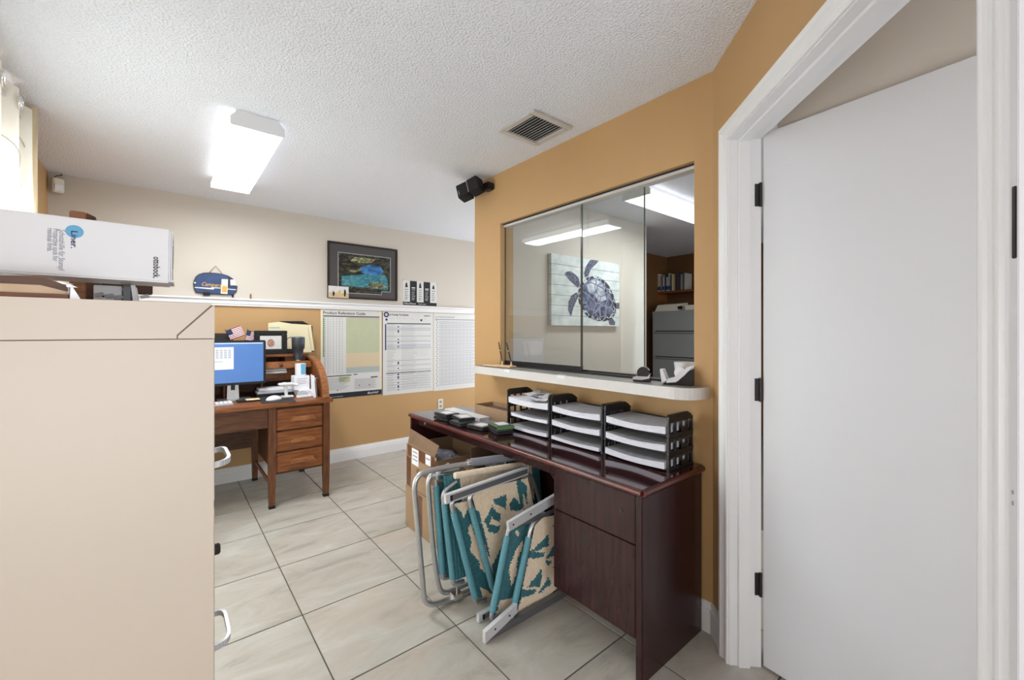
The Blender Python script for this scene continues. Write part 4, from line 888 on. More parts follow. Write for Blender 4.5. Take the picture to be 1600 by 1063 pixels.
for k in range(4):
    zt = fzt-0.035-k*0.322; zb_ = zt-0.312
    d_ = MB().box(fx1-0.012, fx1, fy0+0.012, fy1-0.012, zb_, zt, bev=0.002).build('drawer', 'almond', fc)
    zh = zb_+0.055
    if k == 0: zh = 1.050
    if k == 1: zh = 0.690
    path = fillet([(fx1-0.002, fy0+0.12, zh-0.006), (fx1+0.034, fy0+0.12, zh), (fx1+0.034, fy0+0.24, zh), (fx1-0.002, fy0+0.24, zh-0.006)], 0.034, 8)
    m = MB()
    for i in range(len(path)-1):
        a_, b_ = path[i], path[i+1]; w = Vector((0, 0, 0.0055)); nn = (b_-a_).cross(Vector((0, 0, 1))).normalized()*0.003
        m.hexa([a_-w-nn, a_-w+nn, a_+w+nn, a_+w-nn], [b_-w-nn, b_-w+nn, b_+w+nn, b_+w-nn])
    m.build('handle', 'alulight', d_)
    MB().box(fx1, fx1+0.004, fy0+0.13, fy0+0.22, zh+0.05, zh+0.085, bev=0.001).build('label_holder', 'alulight', d_)
lz = onX(345, 850, 0.07).z
MB().lathe([(0.010, 0), (0.010, 0.010), (0.007, 0.012)], 14, 0, frameT((fx1, fy0+0.06, 0.905), (0, 1, 0), (0, 0, 1))).build('lock', 'dark', fc)

# ------------------------------------------------------------------ THINGS ON TOP OF THE CABINET
FT = fzt+0.0006
lb = thing('liner_box', (-0.2, 1.05, 1.40), 'long white cardboard box printed with a blue disc lying across the cabinet clutter', 'box')
LA = math.radians(-2.0); LTm = Matrix.Translation((0.006, 1.0, 1.3985)) @ Matrix.Rotation(LA, 4, 'Z') @ Matrix.Rotation(0.012, 4, 'Y')
m = MB().box(-0.52, 0.0, 0.0, 0.10, 0.0, 0.099, 0, LTm, bev=0.003); m.build('box_body', 'white', lb)
MB().box(0.0005, 0.002, 0.004, 0.096, 0.004, 0.095, 0, LTm).box(-0.006, 0.004, 0.006, 0.094, 0.002, 0.006, 0, LTm @ Matrix.Rotation(0.0, 4, 'Y')).build('end_flap', 'paper', lb)
MB().box(0.002, 0.0028, 0.035, 0.038, 0.03, 0.075, 0, LTm).build('flap_slot', 'greyink', lb)
def LB(u, v):  # photo pixel -> local point on the front face of the white box
    best = None
    Ti = LTm.inverted(); k = _d(u); o_ = Ti @ Vector((0, 0, EYE)); dd = (Ti.to_3x3() @ Vector((k[0], k[1], (HY-v)/FPX)))
    t = (0-o_.y)/dd.y; return o_+dd*t
c = LB(116.5, 362)
dm = MB().prism([(c.x+0.0108*math.cos(t_*PI/12), c.z+0.0106*math.sin(t_*PI/12)) for t_ in range(24)], 0.0003, 0, LTm @ Matrix(((1, 0, 0, 0), (0, 0, -1, -0.0002), (0, 1, 0, 0), (0, 0, 0, 1))))
dm.build('blue_disc', 'ltblue', lb)
def vtext(txt, u, v, size, m_, bold=False, sx=1.0):  # text running downwards (rotated clockwise)
    c = LB(u, v); T = LTm @ Matrix.Translation((c.x, -0.0008, c.z)) @ Matrix(((0, 1, 0, 0), (0, 0, -1, 0), (-1, 0, 0, 0), (0, 0, 0, 1)))
    text_part('lettering', txt, T, size, m_, lb, bold=bold, sx=sx)
vtext('Liner.', 111.5, 360, 0.0108, 'navyink', True, 1.22)
vtext('Schutzhülle für Stumpf', 93.0, 358.5, 0.0095, 'greyink', False, 0.78)
vtext('Protective sock for', 83.5, 357, 0.0095, 'greyink', False, 0.72)
vtext('residual limb.', 74.5, 356, 0.0095, 'greyink', False, 0.76)
vtext('ottobock.', 240.0, 401, 0.0135, 'ink', True, 0.74)
# bentwood tray under the box
bt = thing('wooden_tray', (-0.35, 1.1, FT), 'dark-rimmed bent wooden letter tray under the long white box', 'tray')
T = Matrix(((1, 0, 0, 0), (0, 0, 1, 0.93), (0, 1, 0, 0), (0, 0, 0, 1)))
rimp = [(0, 430.5), (62, 431.5), (75, 436), (104, 446), (106, 456), (62, 445), (0, 442)]
rimp = [onY(u, v, 0.93) for u, v in rimp]
MB().prism([(-0.60, rimp[0].z)]+[(p.x, p.z) for p in rimp]+[(-0.60, rimp[-1].z)], 0.006, 0, T).build('rim', 'oakdark', bt)
zz4 = onY(0, 456, 0.94).z
MB().prism([(-0.60, zz4), (rimp[4].x-0.003, zz4), (rimp[4].x-0.003, rimp[3].z-0.003), (rimp[2].x, rimp[2].z-0.006), (-0.60, rimp[0].z-0.004)], 0.005, 0, Matrix(((1, 0, 0, 0), (0, 0, 1, 0.937), (0, 1, 0, 0), (0, 0, 0, 1)))).build('side_board', 'pale', bt)
MB().box(-0.60, rimp[4].x, 0.932, 1.19, FT, zz4-0.0005).build('tray_floor', 'oak', bt)
m = MB(); pth = [tuple(onY(u, v, 0.925).xz) for u, v in ((88, 440), (103, 444), (110, 449), (115, 465))]; pth[-1] = (pth[-1][0], FT)
for i in range(3):
    a_, b_ = pth[i], pth[i+1]; m.hexa([(a_[0], 0.925, a_[1]), (a_[0]+0.002, 0.925, a_[1]+0.001), (a_[0]+0.002, 0.929, a_[1]+0.001), (a_[0], 0.929, a_[1])], [(b_[0]-0.004, 0.925, b_[1]), (b_[0]+0.008, 0.925, b_[1]), (b_[0]+0.008, 0.929, b_[1]), (b_[0]-0.004, 0.929, b_[1])])
tag(m.build('white_strap', 'alulight'), 'white plastic strap curling down over the tray at the cabinet edge', 'strap')
wo = thing('wooden_post', (-0.11, 1.2, FT), 'brown wooden block post standing behind the white box on the cabinet', 'post')
a = onY(108, 330, 1.2); b = onY(135, 330, 1.2)
MB().box(a.x, b.x, 1.2, 1.24, FT, 1.550, bev=0.002).build('post', 'oaklight', wo)
MB().hexa([(b.x, 1.2, FT), (b.x+0.022, 1.215, FT), (b.x+0.022, 1.24, FT), (b.x, 1.24, FT)], [(b.x, 1.2, 1.549), (b.x+0.012, 1.215, 1.545), (b.x+0.012, 1.24, 1.545), (b.x, 1.24, 1.549)]).build('bevelled_side', 'oakdark', wo)
MB().box(b.x+0.023, 0.0, 1.20, 1.23, FT, FT+0.014).build('foot_rail', 'oak', wo)
a = onY(212, 452, 1.22); b = onY(238, 452, 1.22); z1_ = onY(225, 446, 1.22).z; z0_ = onY(225, 459, 1.22).z
MB().box(wo.location.x-0.03, b.x, 1.2405, 1.262, z0_, z1_+0.004, bev=0.002).build('end_block', 'oakdark', wo)
wb = thing('small_white_box', (-0.06, 1.1, FT), 'small white box with torn tape under the long box', 'box')
a = onY(146, 450, 1.10); b = onY(190, 450, 1.10)
MB().box(a.x, b.x, 1.10, 1.17, FT+0.010, 1.396, bev=0.001).build('box_body', 'white', wb)
m = MB()
for k in range(6):
    x_ = a.x+0.005+k*0.012+random.uniform(-.003, .003); z_ = FT+0.010+random.uniform(0, .006)
    m.add([(x_, 1.09, z_), (x_+0.014, 1.085, z_+0.003), (x_+0.010, 1.095, z_+0.010), (x_-0.002, 1.098, z_+0.007)], [(0, 1, 2, 3)])
m.build('torn_tape', 'alulight', wb)
for dx, q in ((0.30, 'a'), (0.55, 'b')): MB().box(a.x+(b.x-a.x)*dx, a.x+(b.x-a.x)*dx+0.003, 1.0993, 1.0999, FT+0.016, FT+0.019).build('printed_mark', 'ink', wb)
a = onY(193, 450, 1.08); b = onY(204, 450, 1.08)
tag(MB().box(a.x, b.x, 1.08, 1.2, FT, 1.396).build('black_case', 'black'), 'black case edge between the small white box and the pale plastic stand', 'case')
a = onY(204, 448, 1.07); b = onY(211, 466, 1.07)
tag(MB().hexa([(b.x-0.002, 1.07, FT), (b.x+0.006, 1.07, FT), (b.x+0.006, 1.15, FT), (b.x-0.002, 1.15, FT)], [(a.x, 1.07, 1.397), (a.x+0.006, 1.07, 1.397), (a.x+0.006, 1.15, 1.397), (a.x, 1.15, 1.397)]).build('plastic_stand', 'white'), 'slanted white plastic stand leg at the right under the long box', 'stand')

# ------------------------------------------------------------------ CURTAIN and window box on the left wall
XB = -0.545
def curtain():
    t = thing('curtain', (XB, 2.6, 0.05), 'cream grommet curtain with embroidered swirls over the left window', 'curtain')
    Y0, Y1 = 1.75, 3.10; n = 130; ztop = 2.40
    def cx(y, z): 
        ph = (y-Y0)/(Y1-Y0)*2*PI*5.5; amp = 0.035
        return XB+amp*math.sin(ph-PI/2)+0.008*math.sin(ph*2.3+z*2)*(1 if z < 2 else 0.3)
    zs = [0.06, 0.6, 1.2, 1.6, 1.9, 2.1, 2.25, ztop-0.01, ztop]
    v = []; f = []
    for i in range(n+1):
        y = Y0+(Y1-Y0)*i/n
        for z in zs: v.append((cx(y, z), y, z))
    k = len(zs)
    for i in range(n):
        for j in range(k-1): f.append((i*k+j, (i+1)*k+j, (i+1)*k+j+1, i*k+j+1))
    MB().add(v, f, 0, None, True).build('curtain_cloth', 'curtain', t)
    # grommets where the cloth crosses
    for y in (2.30, 2.62, 2.86, 3.00):
        x = cx(y, 2.32); e = 0.01; tx = cx(y+e, 2.32)-cx(y-e, 2.32); tv = Vector((tx, 2*e, 0)).normalized(); nv = Vector((tv.y, -tv.x, 0))
        pts = [Vector((x, y, 2.335))+nv*0.004+tv*0.027*math.cos(a)+Vector((0, 0, 0.027*math.sin(a))) for a in [2*PI*q/20 for q in range(20)]]
        MB().tube(pts, 0.007, 8, closed=True).build('grommet', 'chrome', t)
    # embroidery swirls
    for (yc, zc, r, s) in ((2.75, 2.05, 0.13, 1), (2.95, 1.92, 0.10, -1), (2.85, 1.72, 0.14, 1), (2.6, 1.8, 0.12, -1), (2.98, 2.2, 0.08, 1)):
        pts = []
        for q in range(26):
            a = q/25*PI*1.7; rr = r*(1-0.55*q/25); y = yc+s*rr*math.cos(a); z = zc+rr*math.sin(a)
            y = min(max(y, Y0), Y1)
            e = 0.01; tv = Vector((cx(y+e, z)-cx(y-e, z), 2*e, 0)).normalized(); pts.append(Vector((cx(y, z), y, z))+Vector((tv.y, -tv.x, 0))*0.003)
        MB().tube(pts, 0.0022, 5).build('swirl', 'swirl', t)
    return t
curtain()
rd = thing('curtain_rod', (XB, 2.5, 2.335), 'metal curtain rod across the left window', 'curtain rod')
MB().tube([(XB, 1.6, 2.335), (XB, 3.112, 2.335)], 0.010, 12).build('rod', 'chrome', rd)
for y in (1.62,): MB().box(XL, XB, y-0.01, y+0.01, 2.325, 2.345).build('bracket', 'chrome', rd)
tag(MB().box(XL+0.0006, -0.497, 3.115, 3.140, 0.14, 2.425, bev=0.002).build('window_side_board', 'sidewood'), 'pale upright board boxing the far side of the curtained window', 'board')

# ------------------------------------------------------------------ ROLL-TOP DESK
RX0, RX1, RY0, RY1, RZT = -0.56, 1.015, 3.505, 4.345, 0.78
rdk = thing('rolltop_desk', (0.23, 3.92, 0), 'old oak roll-top desk with carved drawer pulls against the far wall', 'desk')
MB().box(RX0, RX1+0.015, RY0-0.02, RY1, RZT-0.030, RZT, bev=0.006).build('desk_top', 'oak', rdk)
def leg(x, y, top, name='leg'):
    s = 0.024; m = MB().hexa([(x-s*.8, y-s*.8, 0.02), (x+s*.8, y-s*.8, 0.02), (x+s*.8, y+s*.8, 0.02), (x-s*.8, y+s*.8, 0.02)], [(x-s, y-s, 0.25), (x+s, y-s, 0.25), (x+s, y+s, 0.25), (x-s, y+s, 0.25)]).box(x-s, x+s, y-s, y+s, 0.2501, top)
    l = m.build(name, 'oakv', rdk); MB().box(x-s*.85, x+s*.85, y-s*.85, y+s*.85, 0.0005, 0.0195).build('foot_cap', 'blackmat', l)
for x in (0.605, 0.985):
    for y in (3.535, 4.305): leg(x, y, RZT-0.031)
for x in (-0.535, -0.15):
    for y in (3.535, 4.305): leg(x, y, RZT-0.031)
zd = [onY(465, v, 3.515).z for v in (636, 671, 703, 735)]
MB().box(0.630, 0.960, 3.545, 4.29, zd[3]-0.012, RZT-0.031).build('pedestal', 'oakdark', rdk)
MB().box(-0.51, -0.175, 3.545, 4.29, zd[3]-0.012, RZT-0.031).build('pedestal', 'oakdark', rdk)
def rdrawer(x0, x1, z0, z1):
    d_ = MB().box(x0, x1, 3.522, 3.544, z0, z1, bev=0.006).build('drawer', 'oak', rdk)
    c = (x0+x1)/2+0.02; w = 0.085; zc = (z0+z1)/2
    T = Matrix(((1, 0, 0, 0), (0, 0, 1, 3.500), (0, 1, 0, 0), (0, 0, 0, 1)))
    MB().prism([(c-w, zc-0.017), (c-w, zc-0.004), (c-w+0.02, zc+0.017), (c+w-0.02, zc+0.017), (c+w, zc-0.004), (c+w, zc-0.017)], 0.022, 0, T).build('handle', 'oaklight', d_)
for i in range(3):
    rdrawer(0.632, 0.958, zd[i+1]+0.005, zd[i]-0.007); rdrawer(-0.508, -0.177, zd[i+1]+0.005, zd[i]-0.007)
MB().box(-0.125, 0.580, 3.525, 3.545, 0.600, RZT-0.031, bev=0.004).build('centre_drawer', 'oakdark', rdk)
MB().box(0.600, 0.612, 3.56, 4.28, 0.15, 0.18).build('side_stretcher', 'oaklight', rdk)
MB().box(-0.125, 0.585, 4.28, 4.30, 0.30, RZT-0.031).build('kneehole_back', 'oakdark', rdk)
MB().box(0.02, 0.50, 4.272, 4.28, 0.36, 0.68, bev=0.003).build('raised_panel', 'oakdark', rdk)
# hutch
HZ1 = 1.118
MB().box(RX0+0.03, RX1-0.045, 4.00, 4.33, HZ1-0.020, HZ1, bev=0.004).build('hutch_top', 'oak', rdk)
MB().box(RX0+0.03, RX1-0.045, 4.31, 4.33, RZT+0.001, HZ1-0.021).build('hutch_back', 'oakdark', rdk)
lowz = onY(440, 576, 3.90).z; upz = onY(440, 566, 3.90).z
MB().box(RX0+0.03, RX1-0.045, 3.90, 3.925, lowz, upz, bev=0.004).build('rolltop_bar', 'oaklight', rdk)
MB().box(RX0+0.03, RX1-0.045, 3.925, 3.999, upz-0.012, upz, bev=0.002).build('tambour_step', 'oak', rdk)
MB().lathe([(0.012, 0), (0.014, 0.008), (0.006, 0.012)], 14, 0, frameT((0.735, 3.899, (lowz+upz)/2), (1, 0, 0), (0, 0, 1))).build('knob', 'oakdark', rdk)
sz = 0.905
MB().box(RX0+0.03, RX1-0.045, 4.04, 4.31, sz-0.012, sz, bev=0.001).build('pigeonhole_shelf', 'oak', rdk)
MB().box(RX0+0.03, RX1-0.045, 4.04, 4.31, 1.000, 1.010, bev=0.001).build('pigeonhole_shelf', 'oak', rdk)
for x in (-0.15, 0.10, 0.36, 0.62, 0.80): MB().box(x-0.006, x+0.006, 4.045, 4.309, RZT+0.001 if x < .7 else sz, HZ1-0.021).build('divider', 'oak', rdk)
MB().box(0.627, 0.793, 4.05, 4.06, sz+0.001, 0.999, bev=0.001).build('small_drawer_front', 'oak', rdk)
MB().box(0.807, 0.960, 4.05, 4.06, sz+0.001, 1.095, bev=0.001).build('small_drawer_front', 'oak', rdk)
for x in (0.885,): MB().lathe([(0.007, 0), (0.009, 0.008), (0.004, 0.011)], 12, 0, frameT((x, 4.049, 0.96), (1, 0, 0), (0, 0, 1))).build('knob', 'oakdark', rdk)
# arched side panels
def arch(x0, x1):
    pts_o = [(3.53, RZT+0.001)]+[(4.02-0.475*math.cos(a), RZT+0.03+0.275*math.sin(a)) for a in [PI/2*i/12 for i in range(13)]]+[(4.33, RZT+0.305), (4.33, RZT+0.001)]
    T = Matrix(((0, 0, 1, x0), (1, 0, 0, 0), (0, 1, 0, 0), (0, 0, 0, 1)))
    s_ = MB().prism(pts_o, x1-x0, 0, T).build('arched_side', 'oak', rdk)
    # raised rounded rim following the arch
    path = [((x0+x1)/2, y, z) for y, z in pts_o[:-2]]
    path = [Vector(p) for p in path]; m = MB()
    for i in range(len(path)-1):
        a_, b_ = path[i], path[i+1]; t_ = (b_-a_).normalized(); n_ = Vector((1, 0, 0)).cross(t_).normalized()*0.012; w = Vector((0.024, 0, 0))
        if i == 0: t0 = t_; n0 = n_
        t2 = (path[i+2]-b_).normalized() if i+2 < len(path) else t_; n2 = (Vector((1, 0, 0)).cross((t_+t2).normalized())).normalized()*0.012
        m.hexa([a_-w-n0, a_+w-n0, a_+w+n0, a_-w+n0], [b_-w-n2, b_+w-n2, b_+w+n2, b_-w+n2]); n0 = n2
    m.build('arch_rim', 'oaklight', s_)
arch(RX1-0.042, RX1-0.016); arch(RX0+0.004, RX0+0.028)

# monitor
mo = thing('computer_monitor', (0.43, 3.86, RZT), 'black flat computer monitor showing a blue desktop with an open window', 'monitor')
ym = 3.85; mx0, mx1, mz0, mz1 = 0.02, 0.618, 0.898, 1.243
MB().box(mx0, mx1, ym, ym+0.035, mz0, mz1, bev=0.006).build('monitor_shell', 'black', mo)
scn = MB().box(mx0+0.018, mx1-0.018, ym-0.0012, ym-0.0002, mz0+0.020, mz1-0.016).build('screen', 'screen', mo)
wx1 = onY(365, 560, ym).x
MB().box(mx0+0.05, wx1, ym-0.0020, ym-0.0014, 1.022, 1.192).build('screen_window', 'screenwin', scn)
m = MB()
for i in range(5): 
    for j in range(6): m.box(wx1-0.165+j*0.026, wx1-0.147+j*0.026, ym-0.0024, ym-0.0021, 1.165-i*0.014, 1.172-i*0.014)
m.box(wx1-0.17, wx1-0.07, ym-0.0024, ym-0.0021, 1.080, 1.084)
m.build('window_text', 'greyink', scn)
MB().box(mx0+0.018, mx1-0.022, ym-0.0017, ym-0.0013, mz1-0.026, mz1-0.020).build('task_bar', 'screenwin', scn)
a = onZ(352, 623, RZT); b = onZ(370, 623, RZT)
MB().hexa([(0.36, 3.875, RZT+0.010), (0.44, 3.875, RZT+0.010), (0.44, 3.885, RZT+0.010), (0.36, 3.885, RZT+0.010)], [(0.365, 3.886, 0.93), (0.435, 3.886, 0.93), (0.435, 3.896, 0.93), (0.365, 3.896, 0.93)]).build('stand_neck', 'alu', mo)
MB().box(0.30, 0.52, 3.80, 3.96, RZT+0.0005, RZT+0.010, bev=0.002).build('stand_foot', 'alu', mo)
MB().box(0.385, 0.412, 3.868, 3.875, 0.86, 0.90).build('cable_slot', 'black', mo)

kb = thing('keyboard', (0.20, 3.62, RZT), 'white-keyed computer keyboard at the left edge beside the filing cabinet', 'keyboard')
MB().box(-0.10, 0.375, 3.60, 3.72, RZT+0.0005, RZT+0.014, bev=0.003).build('keyboard_body', 'alu', kb)
m = MB()
for i in range(18):
    for j in range(4): m.box(-0.095+i*0.026, -0.073+i*0.026, 3.606+j*0.028, 3.630+j*0.028, RZT+0.0142, RZT+0.021)
ko = m.build('keys', 'white', kb); ko['kind'] = 'stuff'
tag(MB().box(0.41, 0.56, 3.70, 3.80, RZT+0.0005, RZT+0.012, bev=0.002).build('notepad', 'blackmat'), 'black closed notepad lying before the monitor stand', 'notepad')
a = onZ(392, 626, RZT)
tag(MB().box(a.x-0.04, a.x+0.05, 3.69, 3.76, RZT+0.0125, RZT+0.018, 0, bev=0.001).build('card_stack', 'manila'), 'cream card stack at the right end of the black notepad', 'card')
c = [onZ(u, v, RZT+0.001) for u, v in ((403, 619), (448, 614), (463, 628), (408, 631))]
tag(MB().hexa([Vector((p.x, p.y, RZT+0.0005)) for p in c], [Vector((p.x, p.y, RZT+0.0035)) for p in c]).build('mouse_pad', 'dark'), 'dark grey mouse pad on the roll-top desk', 'mouse pad')
def ellipsoid(mb, c, rx, ry, rz, rot=0, n=16, h=8, mi=0, half=False):
    v = []; f = []
    for i in range(h+1):
        ph = -PI/2+PI*i/h
        if half: ph = PI/2*i/h
        for k in range(n): a = 2*PI*k/n; v.append((rx*math.cos(ph)*math.cos(a), ry*math.cos(ph)*math.sin(a), rz*math.sin(ph)))
    for i in range(h):
        for k in range(n): f.append((i*n+k, i*n+(k+1) % n, (i+1)*n+(k+1) % n, (i+1)*n+k))
    f.append(list(range(n))[::-1])
    return mb.add(v, f, mi, Matrix.Translation(c) @ Matrix.Rotation(rot, 4, 'Z'), True)
a = onZ(428, 625, RZT+0.004)
ms = thing('computer_mouse', (a.x, a.y, RZT+0.0036), 'white computer mouse on the dark mouse pad', 'mouse')
ellipsoid(MB(), (a.x, a.y, RZT+0.0036), 0.058, 0.034, 0.034, 0.2, half=True).build('mouse_body', 'white', ms)
MB().box(a.x+0.012, a.x+0.030, a.y-0.003, a.y+0.003, RZT+0.032, RZT+0.036, bev=0.001).build('scroll_wheel', 'greyink', ms)
# clip lamp / white gadget stand
a = onZ(450, 622, RZT)
wg = thing('webcam_stand', (a.x, a.y, RZT), 'white curved plastic stand between the mouse and the stack of boxes', 'stand')
MB().box(a.x-0.05, a.x+0.04, a.y-0.02, a.y+0.035, RZT+0.004, RZT+0.020, bev=0.006).build('stand_base', 'white', wg)
MB().tube(fillet([(a.x-0.01, a.y+0.01, RZT+0.018), (a.x-0.015, a.y+0.01, RZT+0.10), (a.x-0.045, a.y, RZT+0.118), (a.x+0.07, a.y, RZT+0.10)], 0.03, 5), 0.013, 10).build('stand_arm', 'white', wg)
MB().box(a.x-0.07, a.x+0.035, a.y-0.03, a.y+0.03, RZT+0.105, RZT+0.122, bev=0.006).build('stand_head', 'white', wg)
# paper trays left of it
a = onZ(388, 617, RZT)
for k, (mm, nm) in enumerate((('black', 'black wire desk tray under the papers at the back of the roll-top desk'), ('lightink', 'grey folder of papers lying in the black desk tray'), ('paper', 'white paper sheets on top of the grey folder behind the mouse'))):
    tag(MB().box(0.56+0.01*k, 0.86-0.01*k, 3.90+0.01*k, 4.03, RZT+0.0008+0.024*k, RZT+0.0235+0.024*k-0.001*k, bev=0.001).build(['desk_tray', 'grey_folder', 'paper_sheets'][k], mm), nm, ['tray', 'folder', 'paper'][k])
# papers in the pigeonhole
tag(MB().box(0.628, 0.790, 3.96, 4.04, 0.962, 0.980, bev=0.001).box(0.632, 0.786, 3.962, 4.04, 0.984, 0.998, bev=0.001).build('envelope_bundle', 'paper'), 'two white envelope bundles sticking out of the pigeonhole right of the monitor', 'envelopes')['_x'] = 1
# boxes on right of desk
def pbox(u0, u1, v0, v1, y, dy, nm, mm, lab, cat='box', zbot=None):
    a = onY(u0, v1, y); b = onY(u1, v0, y); z0 = a.z if zbot is None else zbot
    return tag(MB().box(a.x, b.x, y, y+dy, z0, b.z, bev=0.002).build(nm, mm), lab, cat)
b_ = thing('tissue_box', (0.86, 3.80, RZT), 'white lettered cardboard box on the right of the roll-top desk', 'box')
a0 = onY(460, 604, 3.78); a1 = onY(484, 587, 3.78)
MB().box(a0.x, a1.x, 3.78, 3.90, RZT+0.0505, a1.z, bev=0.002).build('box_body', 'paper', b_)
m = MB()
for i in range(4): m.box(a0.x+0.02, a1.x-0.02-0.01*(i % 2), 3.7786, 3.7796, a1.z-0.022-0.014*i, a1.z-0.019-0.014*i)
m.build('printed_lines', 'greyink', b_)
zt = a1.z
b2 = thing('phone_box', (0.88, 3.82, zt+0.001), 'small white box with a blue picture on top of the lettered box', 'box')
a2 = onY(463, 585, 3.80); a3 = onY(478, 568, 3.80)
MB().box(a2.x, a3.x, 3.80, 3.85, zt+0.001, a3.z, bev=0.002).build('box_body', 'white', b2)
MB().box(a2.x+0.035, a3.x-0.004, 3.7985, 3.7995, zt+0.012, a3.z-0.004).build('blue_picture', 'ltblue', b2)
tag(MB().box(0.835, 0.965, 3.74, 3.92, RZT+0.0005, RZT+0.050, bev=0.003).build('lower_box', 'paper'), 'low white box beneath the lettered box on the roll-top desk', 'box')
en = thing('standing_envelopes', (0.95, 3.66, RZT), 'white envelopes standing upright by the arched side of the desk', 'envelopes')
for i in range(2):
    x_ = 0.925+0.018*i
    MB().hexa([(x_, 3.60+0.03*i, RZT+0.0008), (x_+0.004, 3.60+0.03*i, RZT+0.0008), (x_+0.004, 3.72+0.03*i, RZT+0.0008), (x_, 3.72+0.03*i, RZT+0.0008)], [(x_-0.01, 3.61+0.03*i, 0.955-0.02*i), (x_-0.006, 3.61+0.03*i, 0.955-0.02*i), (x_-0.006, 3.71+0.03*i, 0.96-0.02*i), (x_-0.01, 3.71+0.03*i, 0.96-0.02*i)]).build('envelope', 'paper', en)
MB().box(0.945, 0.953, 3.645, 3.65, 0.93, 0.937).build('stamp', 'ltblue', en)
a = onZ(475, 621, RZT)
ch = thing('card_holder', (a.x, a.y, RZT), 'clear card holder with a dark disc beside the white stand', 'holder')
MB().box(a.x-0.055, a.x+0.055, a.y-0.02, a.y+0.02, RZT+0.0008, RZT+0.020, bev=0.003).build('holder_base', 'white', ch)
T = Matrix.Translation((a.x-0.01, a.y+0.0, RZT+0.022)) @ Matrix.Rotation(-0.6, 4, 'X')
MB().add([(0.040*math.cos(q*PI/12), 0.0, 0.036*math.sin(q*PI/12)) for q in range(13)]+[(0.040*math.cos(q*PI/12), 0.004, 0.036*math.sin(q*PI/12)) for q in range(13)], [list(range(13)), list(range(13, 26))[::-1]]+[(i, (i+1) % 13, 13+(i+1) % 13, 13+i) for i in range(13)], 0, T).build('grey_disc', 'greyink', ch)
# things on the hutch
pf = thing('photo_frame', (0.66, 4.08, HZ1), 'black picture frame with a face photo on the hutch behind the monitor', 'photo frame')
a0 = onY(397, 553, 4.06); a1 = onY(449, 517, 4.06); X0, X1, Z0, Z1 = a0.x, a1.x, HZ1+0.0006, a1.z
m = MB(); w = 0.032
m.box(X0, X1, 4.06, 4.078, Z0, Z0+w, bev=0.004).box(X0, X1, 4.06, 4.078, Z1-w, Z1, bev=0.004).box(X0, X0+w, 4.06, 4.078, Z0+w, Z1-w, bev=0.004).box(X1-w, X1, 4.06, 4.078, Z0+w, Z1-w, bev=0.004); m.build('frame', 'blackmat', pf)
MB().box(X0+w, X1-w, 4.070, 4.076, Z0+w, Z1-w).build('mount', 'dark', pf)
MB().box(X0+w+0.012, X1-w-0.012, 4.068, 4.0698, Z0+w+0.012, Z1-w-0.012).build('photo', 'photobg', pf)
m = MB(); cxx, czz = (X0+X1)/2+0.0, (Z0+Z1)/2-0.005
m.add([(cxx+0.028*math.cos(q*PI/10), 4.0675, czz+0.034*math.sin(q*PI/10)) for q in range(20)]+[(cxx+0.028*math.cos(q*PI/10), 4.0679, czz+0.034*math.sin(q*PI/10)) for q in range(20)], [list(range(20)), list(range(20, 40))[::-1]]); m.build('face_image', 'skin', pf)
fd = thing('file_folders', (0.95, 4.25, HZ1), 'cream manila folders leaning upright on the hutch against the tan wall', 'folders')
def fz(u, v, y): p = onY(u, v, y); return (p.x, p.z)
for i, (pts, y_, mm) in enumerate((([(419, 552), (419, 505), (437, 503), (455, 506), (486, 508), (491, 548), (470, 552)], 4.24, 'manila'), ([(432, 552), (437, 502), (473, 502), (488, 510), (490, 550)], 4.262, 'blackmat'), ([(421, 551), (420, 508), (440, 506), (480, 511), (487, 551)], 4.222, 'manila'))):
    P_ = [fz(u, v, y_) for u, v in pts]; P_ = [(x, max(z, HZ1+0.0006)) for x, z in P_]; n_ = len(P_)
    MB().add([(x, y_, z) for x, z in P_]+[(x, y_+0.003, z) for x, z in P_], [list(range(n_)), list(range(n_, 2*n_))[::-1]]+[(i_, (i_+1) % n_, n_+(i_+1) % n_, n_+i_) for i_ in range(n_)]).build('folder', mm, fd)
p = fz(421, 513, 4.2205); MB().box(p[0], p[0]+0.08, 4.2205, 4.2215, p[1]+0.002, p[1]+0.008).build('folder_tab_line', 'ltblue', fd)
tb = thing('travel_tumbler', (0, 0, 0), 'charcoal insulated tumbler with steel rim on the roll-top', 'tumbler')
p = onZ(466, 562, upz); tb.location = (p.x, 3.955, upz); 
p = onY(466, 562, 3.955); tb.location = (p.x, 3.955, upz+0.0006); tb['_org'] = (p.x, 3.955, upz+0.0006)
T = Matrix.Translation((p.x, 3.955, upz+0.0006)); hh = onY(466, 527, 3.955).z-upz
MB().lathe([(0.030, 0.010), (0.037, 0.05), (0.042, hh*0.50), (0.050, hh*0.52), (0.052, hh*0.97), (0.050, hh*0.985)], 28, 0, T).build('tumbler_body', 'tumbler', tb)
MB().lathe([(0.0285, 0.0), (0.0295, 0.0098)], 28, 0, T).build('steel_base', 'chrome', tb)
MB().lathe([(0.050, hh*0.986), (0.0505, hh), (0.030, hh+0.004)], 28, 0, T).build('lid', 'alugrey', tb)
